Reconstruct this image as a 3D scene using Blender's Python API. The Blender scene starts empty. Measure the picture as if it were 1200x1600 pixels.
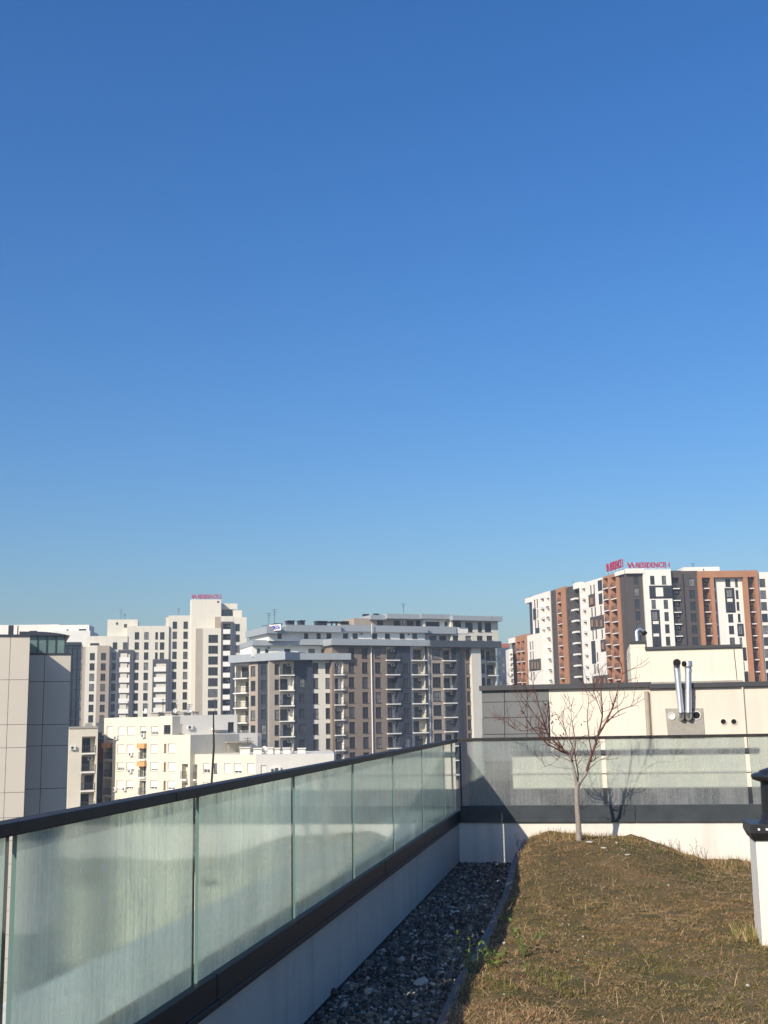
import bpy, math, random
import numpy as np
from mathutils import Vector
random.seed(7); rng = np.random.default_rng(7)
sc = bpy.context.scene
R = math.radians

# ------------------------------------------------------------------ camera, sky, sun, exposure
F_PX = 1800.0
PIT, YAW, ROL = R(10.2), R(10.3), R(-1.05)
CAM = np.array([0.0, 0.0, 2.0])
_cy, _sy, _cp, _sp, _cr, _sr = math.cos(YAW), math.sin(YAW), math.cos(PIT), math.sin(PIT), math.cos(ROL), math.sin(ROL)
FW = np.array([-_sy*_cp, _cy*_cp, _sp]); RT = np.array([_cy, _sy, 0.0]); UP = np.cross(RT, FW)
RT, UP = _cr*RT + _sr*UP, -_sr*RT + _cr*UP
from mathutils import Matrix
cam = bpy.data.cameras.new('camera'); camo = bpy.data.objects.new('camera', cam); sc.collection.objects.link(camo)
M = Matrix((( RT[0], UP[0], -FW[0], CAM[0]), (RT[1], UP[1], -FW[1], CAM[1]), (RT[2], UP[2], -FW[2], CAM[2]), (0, 0, 0, 1)))
camo.matrix_world = M
cam.sensor_fit = 'VERTICAL'; cam.sensor_height = 36.0; cam.lens = F_PX/1600*36
cam.clip_start = 0.1; cam.clip_end = 12000
sc.camera = camo

SUN = np.array([0.50, 1.0, -0.70]); SUN /= np.linalg.norm(SUN)      # travel direction
elev = math.asin(-SUN[2]); azim = math.atan2(-SUN[0], -SUN[1])       # towards the sun, clockwise from +Y
w = bpy.data.worlds.new('World'); sc.world = w; w.use_nodes = True
nt = w.node_tree; bg = nt.nodes['Background']
sky = nt.nodes.new('ShaderNodeTexSky'); sky.sky_type = 'NISHITA'; sky.sun_disc = False
sky.sun_elevation = elev; sky.sun_rotation = azim
sky.altitude = 0; sky.air_density = 1.45; sky.dust_density = 1.8; sky.ozone_density = 8.5
hs = nt.nodes.new('ShaderNodeHueSaturation'); hs.inputs['Saturation'].default_value = 1.18; hs.inputs['Hue'].default_value = .5085
nt.links.new(sky.outputs[0], hs.inputs['Color']); nt.links.new(hs.outputs[0], bg.inputs[0]); bg.inputs[1].default_value = 0.094
sl = bpy.data.lights.new('sun', 'SUN'); sl.energy = 3.7; sl.angle = R(0.5); sl.color = (1.0, 0.905, 0.76)
so = bpy.data.objects.new('sun', sl); sc.collection.objects.link(so)
so.rotation_euler = Vector(SUN).to_track_quat('-Z', 'Y').to_euler()
vs = sc.view_settings; vs.view_transform = 'Standard'; vs.look = 'None'; vs.gamma = 1.0; vs.exposure = 0.62
vs.use_curve_mapping = False
sc.cycles.max_bounces = 10; sc.cycles.transmission_bounces = 8; sc.cycles.transparent_max_bounces = 12
sc.cycles.volume_bounces = 0; sc.cycles.caustics_refractive = False; sc.cycles.caustics_reflective = False

# ------------------------------------------------------------------ helpers
def ray(x, y): return FW + RT*(x-600)/F_PX - UP*(y-800)/F_PX
def on(ax, v, x, y):
    d = ray(x, y); return CAM + d*(v-CAM[ax])/d[ax]

def mat(name, col, rough=0.8, spec=0.3, metal=0.0, noise=0.0, scale=4.0, bump=0.0, streak=0.0, col2=None, bscale=None, sscale=(6, 6, .35)):
    m = bpy.data.materials.new(name); m.use_nodes = True
    n = m.node_tree.nodes; l = m.node_tree.links; b = n['Principled BSDF']
    c = (*col, 1)
    b.inputs['Base Color'].default_value = c; b.inputs['Roughness'].default_value = rough
    b.inputs['Specular IOR Level'].default_value = spec; b.inputs['Metallic'].default_value = metal
    geo = n.new('ShaderNodeNewGeometry')
    if noise > 0 or streak > 0:
        nz = n.new('ShaderNodeTexNoise'); nz.inputs['Scale'].default_value = scale; nz.inputs['Detail'].default_value = 6; nz.inputs['Roughness'].default_value = .65
        l.new(geo.outputs['Position'], nz.inputs['Vector'])
        rp = n.new('ShaderNodeMapRange'); rp.inputs[1].default_value = .3; rp.inputs[2].default_value = .7
        l.new(nz.outputs[0], rp.inputs[0])
        mx = n.new('ShaderNodeMix'); mx.data_type = 'RGBA'; mx.inputs[6].default_value = c
        k = 1-noise
        mx.inputs[7].default_value = (*(col2 if col2 else (col[0]*k, col[1]*k, col[2]*k)), 1)
        l.new(rp.outputs[0], mx.inputs[0]); out = mx.outputs[2]
        if streak > 0:
            mp = n.new('ShaderNodeMapping'); mp.inputs['Scale'].default_value = sscale
            l.new(geo.outputs['Position'], mp.inputs['Vector'])
            n2 = n.new('ShaderNodeTexNoise'); n2.inputs['Scale'].default_value = 1.0; n2.inputs['Detail'].default_value = 5
            l.new(mp.outputs[0], n2.inputs['Vector'])
            r2 = n.new('ShaderNodeMapRange'); r2.inputs[1].default_value = .5; r2.inputs[2].default_value = .78
            r2.inputs[4].default_value = streak
            l.new(n2.outputs[0], r2.inputs[0])
            m2 = n.new('ShaderNodeMix'); m2.data_type = 'RGBA'; m2.inputs[7].default_value = (col[0]*.35, col[1]*.35, col[2]*.33, 1)
            l.new(r2.outputs[0], m2.inputs[0]); l.new(out, m2.inputs[6]); out = m2.outputs[2]
        l.new(out, b.inputs['Base Color'])
    if bump > 0:
        n3 = n.new('ShaderNodeTexNoise'); n3.inputs['Scale'].default_value = bscale or scale*8; n3.inputs['Detail'].default_value = 4
        l.new(geo.outputs['Position'], n3.inputs['Vector'])
        bp = n.new('ShaderNodeBump'); bp.inputs['Strength'].default_value = bump; bp.inputs['Distance'].default_value = .02
        l.new(n3.outputs[0], bp.inputs['Height']); l.new(bp.outputs[0], b.inputs['Normal'])
    return m

def pane_mat(name, dark, light, share):
    """window glass: dark glossy pane, some with a drawn curtain or blind behind"""
    m = bpy.data.materials.new(name); m.use_nodes = True
    n = m.node_tree.nodes; l = m.node_tree.links; b = n['Principled BSDF']
    oi = n.new('ShaderNodeObjectInfo'); geo = n.new('ShaderNodeNewGeometry')
    mr = n.new('ShaderNodeMapRange'); mr.inputs[1].default_value = 1-share-.15; mr.inputs[2].default_value = 1-share+.15
    l.new(oi.outputs['Random'], mr.inputs[0])
    nz = n.new('ShaderNodeTexNoise'); nz.inputs['Scale'].default_value = 1.3; nz.inputs['Detail'].default_value = 3
    l.new(geo.outputs['Position'], nz.inputs['Vector'])
    mm = n.new('ShaderNodeMath'); mm.operation = 'MULTIPLY'
    l.new(mr.outputs[0], mm.inputs[0]); l.new(nz.outputs[0], mm.inputs[1])
    mx = n.new('ShaderNodeMix'); mx.data_type = 'RGBA'; mx.inputs[6].default_value = (*dark, 1); mx.inputs[7].default_value = (*light, 1)
    l.new(mm.outputs[0], mx.inputs[0]); l.new(mx.outputs[2], b.inputs['Base Color'])
    b.inputs['Roughness'].default_value = .06; b.inputs['Specular IOR Level'].default_value = .55
    return m

class MB:
    def __init__(s): s.v = []; s.f = []; s.m = []
    def poly(s, pts, mi=0):
        k = len(s.v); s.v += [tuple(map(float, p)) for p in pts]; s.f.append(tuple(range(k, k+len(pts)))); s.m.append(mi)
    def hexa(s, p, mi=0):
        """p: 8 corners, bottom 0-3 ccw, top 4-7"""
        k = len(s.v); s.v += [tuple(map(float, q)) for q in p]
        for f in ((3,2,1,0),(4,5,6,7),(0,1,5,4),(1,2,6,5),(2,3,7,6),(3,0,4,7)):
            s.f.append(tuple(k+i for i in f)); s.m.append(mi)
    def box(s, a, b, mi=0):
        x0,y0,z0 = (min(a[i],b[i]) for i in range(3)); x1,y1,z1 = (max(a[i],b[i]) for i in range(3))
        s.hexa([(x0,y0,z0),(x1,y0,z0),(x1,y1,z0),(x0,y1,z0),(x0,y0,z1),(x1,y0,z1),(x1,y1,z1),(x0,y1,z1)], mi)
    def tube(s, pts, rad, n=8, cap=True, mi=0):
        pts = [np.array(p, float) for p in pts]; rings = []
        prev = None
        for i, p in enumerate(pts):
            t = pts[min(i+1, len(pts)-1)] - pts[max(i-1, 0)]; t = t/(np.linalg.norm(t)+1e-12)
            if prev is None:
                ref = np.array([0, 0, 1.0]) if abs(t[2]) < .9 else np.array([1.0, 0, 0]); a = np.cross(t, ref)
            else: a = prev - t*(prev@t)
            a /= np.linalg.norm(a)+1e-12; b = np.cross(t, a); prev = a
            r = rad[i] if hasattr(rad, '__len__') else rad
            k = len(s.v); rings.append(k)
            for j in range(n):
                g = 2*math.pi*j/n; s.v.append(tuple(p + r*(math.cos(g)*a + math.sin(g)*b)))
        for k0, k1 in zip(rings, rings[1:]):
            for j in range(n):
                s.f.append((k0+j, k0+(j+1) % n, k1+(j+1) % n, k1+j)); s.m.append(mi)
        if cap:
            for rr, rev in ((rings[0], True), (rings[-1], False)):
                k = len(s.v); s.v += [s.v[rr+j] for j in range(n)]
                s.f.append(tuple(k+j for j in (reversed(range(n)) if rev else range(n)))); s.m.append(mi)
    def lathe(s, c, prof, n=24, mi=0):
        rings = []
        for r, z in prof:
            k = len(s.v); rings.append(k)
            for j in range(n):
                g = 2*math.pi*j/n; s.v.append((c[0]+r*math.cos(g), c[1]+r*math.sin(g), c[2]+z))
        for k0, k1 in zip(rings, rings[1:]):
            for j in range(n): s.f.append((k0+j, k0+(j+1) % n, k1+(j+1) % n, k1+j)); s.m.append(mi)
        s.f.append(tuple(rings[0]+j for j in reversed(range(n)))); s.m.append(mi)
        s.f.append(tuple(rings[-1]+j for j in range(n))); s.m.append(mi)
    def mesh(s, name, mats, org=(0, 0, 0), smooth=False):
        me = bpy.data.meshes.new(name)
        o = np.array(org, float)
        me.from_pydata([tuple(np.array(v)-o) for v in s.v], [], s.f)
        for m in (mats if isinstance(mats, (list, tuple)) else [mats]): me.materials.append(m)
        if any(s.m): me.polygons.foreach_set('material_index', s.m)
        if smooth: me.polygons.foreach_set('use_smooth', [len(f) == 4 for f in s.f])
        me.update(); return me
    def build(s, name, mats, parent=None, smooth=False, org=None, bevel=0):
        w0 = wpos(parent) if parent else np.zeros(3)
        org = w0 if org is None else np.array(org, float)
        me = s.mesh(name, mats, org, smooth)
        ob = link(name, me, parent, org)
        if bevel:
            bv = ob.modifiers.new('edge', 'BEVEL'); bv.width = bevel; bv.segments = 2; bv.limit_method = 'ANGLE'
        return ob
WP = {}
def wpos(o): return WP[o.name]
def link(name, data, parent=None, pos=(0, 0, 0), rotz=0.0):
    o = bpy.data.objects.new(name, data); sc.collection.objects.link(o)
    pos = np.array(pos, float); WP[o.name] = pos
    if parent:
        o.parent = parent; pw = wpos(parent); r = -parent.rotation_euler.z
        d = pos-pw
        o.location = (d[0]*math.cos(r)-d[1]*math.sin(r), d[0]*math.sin(r)+d[1]*math.cos(r), d[2]); o.rotation_euler.z = rotz+r
    else:
        o.location = pos; o.rotation_euler.z = rotz
    return o
def tag(o, label=None, cat=None, group=None, kind=None):
    if label: o['label'] = label
    if cat: o['category'] = cat
    if group: o['group'] = group
    if kind: o['kind'] = kind
    return o
def thing(name, pos, label, cat, group=None):
    return tag(link(name, None, None, pos), label, cat, group)

# ------------------------------------------------------------------ materials
MT = dict(
 white_wall=mat('white render', (.72,.69,.62), .9, .2, noise=.12, scale=.15, streak=.06),
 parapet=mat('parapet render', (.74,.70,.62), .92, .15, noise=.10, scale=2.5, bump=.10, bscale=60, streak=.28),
 parapet_shade=mat('parapet render shade tone', (.50,.47,.42), .92, .15, noise=.12, scale=2.0, bump=.10, bscale=60, streak=.30),  # same white render with the shade darkened into its base colour
 flash=mat('coated flashing', (.020,.024,.030), .5, .22, .0, noise=.35, scale=5), flash_far=mat('sunlit flashing tone', (.052,.061,.068), .5, .3, .0, noise=.35, scale=5),  # one flashing: left copy darkened for shade, far copy lightened as sunlit
 rail=mat('handrail', (.036,.032,.031), .55, .25, .0, noise=.5, scale=9),
 dark=mat('dark joint', (.02,.022,.024), .6),
 kerb=mat('concrete kerb', (.23,.225,.21), .9, .2, noise=.35, scale=6, bump=.3),
 soil=mat('roof soil', (.18,.125,.068), 1, .1, noise=.5, scale=2.6, bump=.9, bscale=45, col2=(.070,.068,.026)),
 membrane=mat('bitumen', (.022,.022,.024), .8, .3, noise=.3, scale=1.0),
 cream_near=mat('cream render', (.74,.665,.545), .92, .2, noise=.10, scale=.7, streak=.13, bump=.05, bscale=40),
 peach_near=mat('peach render', (.72,.625,.515), .92, .2, noise=.10, scale=.9, streak=.13, bump=.05, bscale=40),
 clad=mat('fibre cement', (.165,.168,.165), .75, .3, noise=.15, scale=1.6, streak=.08),
 capm=mat('roof edge metal', (.07,.07,.072), .4, .5, .3),
 patch=mat('cement patch', (.40,.37,.32), .95, .15, noise=.3, scale=3, bump=.2),
 steel=mat('stainless flue', (.78,.78,.78), .42, .5, .92, noise=.12, scale=6),
 opening_black=mat('black opening', (.012,.012,.012), .9),  # flat black for vent holes and pipe mouths
 tanp=mat('tan panel', (.62,.56,.46), .7, .3, noise=.06, scale=.25),
 darkp=mat('dark recess', (.10,.09,.08), .9),
 teal=mat('teal glass', (.20,.30,.28), .12, .6, noise=.4, scale=.35),
 slate=mat('slate metal roof', (.055,.062,.072), .4, .5, .3),
 bluegl=mat('blue curtain wall', (.035,.055,.085), .12, .6, noise=.3, scale=.2),
 va_white=mat('off white facade', (.67,.63,.53), .9, .2, noise=.06, scale=.1, streak=.16, sscale=(.9, .9, .05)),
 va_brown=mat('taupe facade', (.37,.31,.25), .9, .2, noise=.08, scale=.15, streak=.16, sscale=(.9, .9, .05)),
 va_pink=mat('rose taupe brick', (.42,.36,.295), .9, .2, noise=.12, scale=.5, streak=.16, sscale=(.9, .9, .05)),
 va_grey=mat('charcoal facade', (.085,.086,.095), .85, .3, noise=.1, scale=.2, streak=.16, sscale=(.9, .9, .05)),
 plain=mat('balcony white', (.78,.75,.68), .85, .2),
 brick=mat('taupe brick', (.27,.21,.165), .92, .2, noise=.18, scale=1.2, streak=.16, sscale=(.9, .9, .05)),
 ink=mat('slate blue cladding', (.040,.047,.060), .5, .4, streak=.16, sscale=(.9, .9, .05)),
 cornice=mat('light grey cornice', (.33,.36,.375), .5, .4, noise=.06, scale=.3, streak=.16, sscale=(.9, .9, .05)),
 corniced=mat('dark cornice', (.062,.074,.088), .5, .4),
 v1_white=mat('bright white facade', (.76,.71,.63), .9, .2, noise=.04, scale=.1, streak=.16, sscale=(.9, .9, .05)),
 v1_grey=mat('brown grey facade', (.085,.072,.066), .9, .2, noise=.12, scale=.5, streak=.16, sscale=(.9, .9, .05)),
 v1_or=mat('terracotta facade', (.40,.195,.105), .9, .2, noise=.1, scale=.4, streak=.16, sscale=(.9, .9, .05)),
 v1_or2=mat('terracotta inner', (.40,.20,.11), .9, .2, noise=.1, scale=.4),
 navy=mat('anthracite panel', (.028,.031,.038), .45, .4),
 cream=mat('old cream render', (.72,.655,.525), .95, .15, noise=.14, scale=.25, streak=.12),
 creamside=mat('old grey render', (.66,.63,.57), .95, .15, noise=.12, scale=.25, streak=.1),
 shutter=mat('roller shutter', (.74,.71,.62), .8, .2),
 red=mat('red brick roof', (.30,.085,.045), .9),
 olddark=mat('old dark wall', (.13,.13,.14), .9, noise=.2, scale=.3),
 awning=mat('orange awning', (.66,.33,.14), .9),
 green=mat('green door', (.06,.19,.10), .7), brown=mat('brown door', (.09,.045,.03), .7),
 frame=mat('window frame', (.055,.055,.06), .5, .4), wframe=mat('white frame', (.66,.64,.6), .6),
 sign_red=mat('sign red', (.36,.018,.06), .5), sign_back=mat('sign back', (.74,.66,.69), .7),
 sign_blue=mat('sign blue', (.03,.04,.36), .5),
 bark=mat('pale bark', (.36,.31,.27), .9, .2, noise=.4, scale=14, bump=.4, bscale=60),
 twig=mat('red brown twig', (.155,.060,.046), .8, .3, noise=.4, scale=10),
 deadleaf=mat('dry leaf', (.17,.075,.025), .8), rusty=mat('reddish dead grass', (.33,.18,.085), .9), berry=mat('dark fruit', (.035,.02,.015), .6),
 straw=mat('straw', (.46,.33,.17), .85), dry=mat('dry brown grass', (.32,.185,.088), .9), olive=mat('olive grass', (.15,.125,.038), .9), gr=mat('green grass', (.13,.165,.032), .85),
 leafg=mat('weed leaf', (.105,.145,.03), .8), stem=mat('dry stem', (.20,.12,.06), .9),
 capdark=mat('vent metal', (.035,.034,.036), .42, .5, .4, noise=.4, scale=12), bolt=mat('bolt', (.75,.75,.75), .4),
 ventwhite=mat('vent plaster', (.72,.70,.64), .9, .2, noise=.12, scale=6, streak=.15),
 city=mat('city ground', (.16,.15,.14), .95, noise=.4, scale=.05), ac=mat('air conditioner', (.70,.68,.64), .6),
 railing=mat('balcony railing', (.07,.075,.08), .5), stone_w=mat('white pebble', (.50,.47,.42), .8, noise=.4, scale=30),
)
PANE = pane_mat('window pane', (.018,.022,.028), (.50,.49,.46), .34)
PANE_D = pane_mat('dark window pane', (.018,.022,.028), (.30,.30,.29), .24)
PANE_B = mat('bronze window pane', (.36,.19,.09), .3)

def glass_mat(dirty, lo=.45, rcol=(.80,.91,.88), amp=1.0, tcol=(.80,.93,.89), dcol=(.50,.54,.52), tmix=.5):
    m = bpy.data.materials.new('weathered glass, ' + ('misted face' if dirty else 'clean face')); m.use_nodes = True
    n = m.node_tree.nodes; l = m.node_tree.links; n.clear()
    out = n.new('ShaderNodeOutputMaterial'); geo = n.new('ShaderNodeNewGeometry')
    def noise(sx, sz, scale, detail, lo, hi, a, b):
        mp = n.new('ShaderNodeMapping'); mp.inputs['Scale'].default_value = (sx, sx, sz); l.new(geo.outputs['Position'], mp.inputs['Vector'])
        t = n.new('ShaderNodeTexNoise'); t.inputs['Scale'].default_value = scale; t.inputs['Detail'].default_value = detail
        l.new(mp.outputs[0], t.inputs['Vector'])
        r = n.new('ShaderNodeMapRange'); r.inputs[1].default_value = lo; r.inputs[2].default_value = hi; r.inputs[3].default_value = a; r.inputs[4].default_value = b
        l.new(t.outputs[0], r.inputs[0]); return r.outputs[0]
    streak = noise(34, .9, 1.0, 7, .40, .66, -.14*amp, .24*amp)
    cloud = noise(1.6, 1.0, 1.8, 7, .35, .68, -.08, .22)
    speck = noise(1, .5, 55, 3, .5, .72, 0, .18)
    a1 = n.new('ShaderNodeMath'); a1.operation = 'ADD'; l.new(streak, a1.inputs[0]); l.new(cloud, a1.inputs[1])
    a2 = n.new('ShaderNodeMath'); a2.operation = 'ADD'; l.new(a1.outputs[0], a2.inputs[0]); l.new(speck, a2.inputs[1])
    a3 = n.new('ShaderNodeMath'); a3.operation = 'ADD'; a3.inputs[1].default_value = lo; l.new(a2.outputs[0], a3.inputs[0])
    rf = n.new('ShaderNodeBsdfRefraction'); rf.inputs['Color'].default_value = (*rcol,1); rf.inputs['Roughness'].default_value = .20; rf.inputs['IOR'].default_value = 1.06
    tr = n.new('ShaderNodeBsdfTranslucent'); tr.inputs['Color'].default_value = (*tcol,1)
    df = n.new('ShaderNodeBsdfDiffuse'); df.inputs['Color'].default_value = (*dcol,1)
    md = n.new('ShaderNodeMixShader'); md.inputs[0].default_value = tmix; l.new(tr.outputs[0], md.inputs[1]); l.new(df.outputs[0], md.inputs[2])
    m1 = n.new('ShaderNodeMixShader'); l.new(a3.outputs[0], m1.inputs[0]); l.new(rf.outputs[0], m1.inputs[1]); l.new(md.outputs[0], m1.inputs[2])
    if not dirty:
        l.remove(m1.inputs[0].links[0]); m1.inputs[0].default_value = .04; rf.inputs['Roughness'].default_value = .03
    gl = n.new('ShaderNodeBsdfGlossy'); gl.inputs['Roughness'].default_value = .05; gl.inputs['Color'].default_value = (.95,1,.99,1)
    fr = n.new('ShaderNodeFresnel'); fr.inputs['IOR'].default_value = 1.5
    nb_ = n.new('ShaderNodeMath'); nb_.operation = 'SUBTRACT'; nb_.inputs[0].default_value = 1; l.new(geo.outputs['Backfacing'], nb_.inputs[1])
    fm = n.new('ShaderNodeMath'); fm.operation = 'MULTIPLY'; l.new(fr.outputs[0], fm.inputs[0]); l.new(nb_.outputs[0], fm.inputs[1])
    m2 = n.new('ShaderNodeMixShader'); l.new(fm.outputs[0], m2.inputs[0]); l.new(m1.outputs[0], m2.inputs[1]); l.new(gl.outputs[0], m2.inputs[2])
    l.new(m2.outputs[0], out.inputs[0]); return m
GLASS_CLEAN = glass_mat(False); GLASS_L = glass_mat(True, .52, amp=.5, tcol=(.345,.41,.41), dcol=(.34,.37,.37), tmix=.25); GLASS_F = glass_mat(True, .39, rcol=(.90,.93,.915), amp=.4, tcol=(.60,.64,.62), dcol=(.44,.455,.445), tmix=.65)
EDGE = mat('glass edge', (.10,.17,.155), .3, .5)

# ================================================================== SETTING
GZ = -34.0
XW, YW = -2.03, 16.55
g = MB(); N = 24
for i in range(N):
    for j in range(N):
        s = 5000/N; x0, y0 = -2500+i*s, -2500+j*s
        g.poly([(x0,y0,GZ),(x0+s,y0,GZ),(x0+s,y0+s,GZ),(x0,y0+s,GZ)])
tag(g.build('ground', MT['city']), kind='structure')
# own roof: slab under gravel and soil
rs = MB(); rs.box((XW-.02,-6,-.35),(9,YW+.02,-.02)); tag(rs.build('roof_slab', MT['membrane']), kind='structure')
bw = MB(); bw.box((XW-.95,-6,GZ),(9.4,YW+.9,-.36)); own = thing('rooftop_building', (3,5,GZ), 'own apartment block carrying the planted roof terrace in front', 'building')
bw.build('wall', MT['white_wall'], own)

def tag_part(o, label): o['label'] = label; return o
# parapet walls
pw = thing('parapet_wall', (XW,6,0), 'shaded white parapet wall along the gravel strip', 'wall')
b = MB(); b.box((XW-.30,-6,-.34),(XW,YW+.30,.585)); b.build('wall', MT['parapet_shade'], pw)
b = MB(); b.box((XW-.93,-6,.60),(XW-.30,YW+.9,.66)); b.box((XW-.93,-6,-.3),(XW-.87,YW+.9,.60)); b.build('outer_ledge', MT['ventwhite'], pw)
b = MB(); b.box((XW+.001,-6,-.02),(XW+.012,YW-.001,.034)); b.build('membrane_upstand', MT['membrane'], pw)
pf = thing('parapet_wall', (2,YW,0), 'white parapet wall behind the tree at far end of terrace', 'wall')
b = MB(); b.box((XW+.003,YW,-.34),(9,YW+.30,.598)); b.build('wall', MT['parapet'], pf)
b = MB(); b.box((XW-.29,YW+.30,.60),(9,YW+.86,.66)); b.box((XW-.29,YW+.80,-.3),(9,YW+.86,.60)); b.build('outer_ledge', MT['cornice'], pf)

ZB, ZG0, ZG1, ZR1 = .585, .790, 1.655, 1.72
def railing(left):
    lab = ('long frosted glass railing with dark handrail on the left parapet', 'frosted glass railing with dark handrail across the far end')[0 if left else 1]
    th = thing('glass_railing', (XW,6,ZB) if left else (2,YW,ZB), lab, 'railing')
    if left:
        bx = lambda m, a0, a1, d0, d1, z0, z1: m.box((XW+d0,a0,z0),(XW+d1,a1,z1))
        edges = [YW-.06-.02+.62-.62] ; js = [17.16-1.9*k for k in range(0, 13)]
        end = YW-.05
    else:
        bx = lambda m, a0, a1, d0, d1, z0, z1: m.box((a0,YW-d1,z0),(a1,YW-d0,z1))
        js = [-1.905+1.918*k for k in range(0, 7)]; end = 9
    # base flashing in lengths, with drip edge; handrail in lengths
    zg0, zg1 = (.722, lambda q: 1.625+.0025*(q-3.8)) if left else (ZG0, lambda q: 1.672)
    def lengths(L, gap, a0, a1):
        k = a0
        while k < a1-.01: e = min(k+L, a1); yield k+gap/2, e-gap/2; k = e
    A0, A1 = (-6, YW+.20) if left else (XW+.03, 9)
    for q0, q1 in lengths(2.4, .006, A0, A1):
        m = MB(); bx(m, q0, q1, -.12, .022+rng.uniform(-.002, .002), ZB+(.003 if left else .008), zg0); bx(m, q0, q1, .0, .036, ZB-.023, ZB+.013); m.build('base_channel', MT['flash' if left else 'flash_far'], th, bevel=.004)
    d0, d1 = -.075, .012
    A0, A1 = (-6, YW+.085) if left else (XW+.015, 9)
    for q0, q1 in lengths(3.8, .005, A0, A1):
        m = MB(); th_ = .047 if left else .044
        za, zb = zg1(q0), zg1(q1)
        if left: m.hexa([(XW+d0,q0,za),(XW+d1,q0,za),(XW+d1,q1,zb),(XW+d0,q1,zb),(XW+d0,q0,za+th_),(XW+d1,q0,za+th_),(XW+d1,q1,zb+th_),(XW+d0,q1,zb+th_)])
        else: bx(m, q0, q1, d0, d1, za+.003, za+th_)
        m.build('handrail', MT['rail'], th, bevel=.005)
    lo, hi = -.028, -.010
    if left:
        spans = [(b_+.028, a_-.028) for a_, b_ in zip(js, js[1:])]
        spans[0] = (spans[0][0], YW-.045)
    else: spans = [(a_+.030, b_-.030) for a_, b_ in zip(js, js[1:])]
    for a0, a1 in spans:
        m = MB(); bx(m, a0, a1, lo, hi, zg0-.03, zg1((a0+a1)/2)+.012)
        p = m.build('glass_pane', [GLASS_CLEAN, EDGE, GLASS_L if left else GLASS_F], th)
        for f in p.data.polygons:
            nrm = f.normal
            k = nrm.x if left else nrm.y
            f.material_index = 1 if abs(k) < .5 else (2 if k < 0 else 0)
    if not left:
        m = MB(); m.box((XW+.04,YW+.005,ZG0),(XW+.062,YW+.03,ZG1+.01)); m.build('corner_post', MT['dark'], th)
    return th
railing(True); railing(False)

# ------------------------------------------------------------------ planted roof: soil surface
def sstep(a, b, x): t = np.clip((x-a)/(b-a), 0, 1); return t*t*(3-2*t)
XK = -1.13   # gravel side of the kerb
def gz(x, y):
    x = np.asarray(x, float); y = np.asarray(y, float)
    side = 1-sstep(.15, 1.35, x)
    base = .10 + .03*np.sin(x*2.1+1)*np.sin(y*1.3) + .015*np.sin(5.3*x+y*2.2)
    rise = sstep(12.3, 15.6, y)*.275*side
    dip = -.05*sstep(13.5, 16.3, y)*sstep(1.0, 2.2, x)
    edge = .05*np.exp(-((x+.75)/.35)**2)
    return base + rise + dip + edge + .012*np.sin(13*x+3*y)*np.sin(11*y-2*x)
nx, ny = 110, 220
xs = np.linspace(XK+.09, 8.9, nx); ys = np.linspace(-1, YW-.004, ny)
gx, gy = np.meshgrid(xs, ys); hz = gz(gx, gy) + .010*rng.standard_normal(gx.shape)
me = bpy.data.meshes.new('soil')
vv = np.stack([gx, gy, hz], -1).reshape(-1, 3)
idx = np.arange(nx*ny).reshape(ny, nx)
ff = np.stack([idx[:-1,:-1], idx[:-1,1:], idx[1:,1:], idx[1:,:-1]], -1).reshape(-1, 4)
me.from_pydata(vv.tolist(), [], ff.tolist()); me.materials.append(MT['soil'])
me.polygons.foreach_set('use_smooth', [True]*len(ff))
tag(link('soil_bed', me), kind='structure')

def np_mesh(name, V, Fc, mats, mi=None):
    m = bpy.data.meshes.new(name); m.from_pydata(V.tolist(), [], Fc.tolist())
    for k in mats: m.materials.append(k)
    if mi is not None: m.polygons.foreach_set('material_index', mi.astype(np.int32))
    m.update(); return m
# grass blades
def blades(n, xr, yr, len_r, lean_r, wid, keep=None, heading=None):
    x = rng.uniform(*xr, n); y = rng.uniform(*yr, n)
    if keep is not None:
        k = keep(x, y); x, y = x[k], y[k]; n = len(x)
    z = gz(x, y) - .005
    L = rng.uniform(*len_r, n); a = rng.uniform(0, 2*np.pi, n); le = np.radians(rng.uniform(*lean_r, n))
    w_ = rng.uniform(.7, 1.3, n)*wid
    dx, dy = np.cos(a), np.sin(a)
    P0 = np.stack([x, y, z], -1)
    def pt(t, bend):
        ang = le*bend
        return P0 + np.stack([dx*np.sin(ang)*L*t, dy*np.sin(ang)*L*t, np.cos(ang)*L*t], -1)
    P1 = pt(.5, .8); P2 = pt(1.0, 1.05)
    P2[:, 2] = np.maximum(P2[:, 2], gz(P2[:,0], P2[:,1])+.004)
    b2 = a + rng.uniform(-.6, .6, n)+np.pi/2
    S = np.stack([np.cos(b2), np.sin(b2), rng.uniform(-.3, .3, n)], -1)*w_[:, None]*.5
    V = np.stack([P0-S, P0+S, P1+S*.8, P1-S*.8, P2], 1).reshape(-1, 3)
    k = np.arange(n)*5
    return V, k, x, y, n
def patchy(x, y, s, ph): return np.sin(x*s+ph)*np.cos(y*s*.8+ph*1.7)+.6*np.sin(x*s*2.3-ph+y*s*1.4)
def grass_obj(name, specs, label):
    Vs, Fs, Ms = [], [], []; off = 0
    for (n, xr, yr, lr, ler, wd, keep, pick) in specs:
        V, k, x, y, n = blades(n, xr, yr, lr, ler, wd, keep)
        mi = pick(x, y, n)
        for q in (np.stack([k, k+1, k+2], -1), np.stack([k, k+2, k+3], -1), np.stack([k+3, k+2, k+4], -1)):
            Fs.append(q+off); Ms.append(mi)
        Vs.append(V); off += len(V)
    V = np.concatenate(Vs); Fc = np.concatenate(Fs); mi = np.concatenate(Ms)
    m = np_mesh(name, V, Fc, [MT['straw'], MT['dry'], MT['olive'], MT['gr'], MT['rusty']], mi)
    return tag(link(name, m), label, 'grass', kind='stuff')
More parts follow.
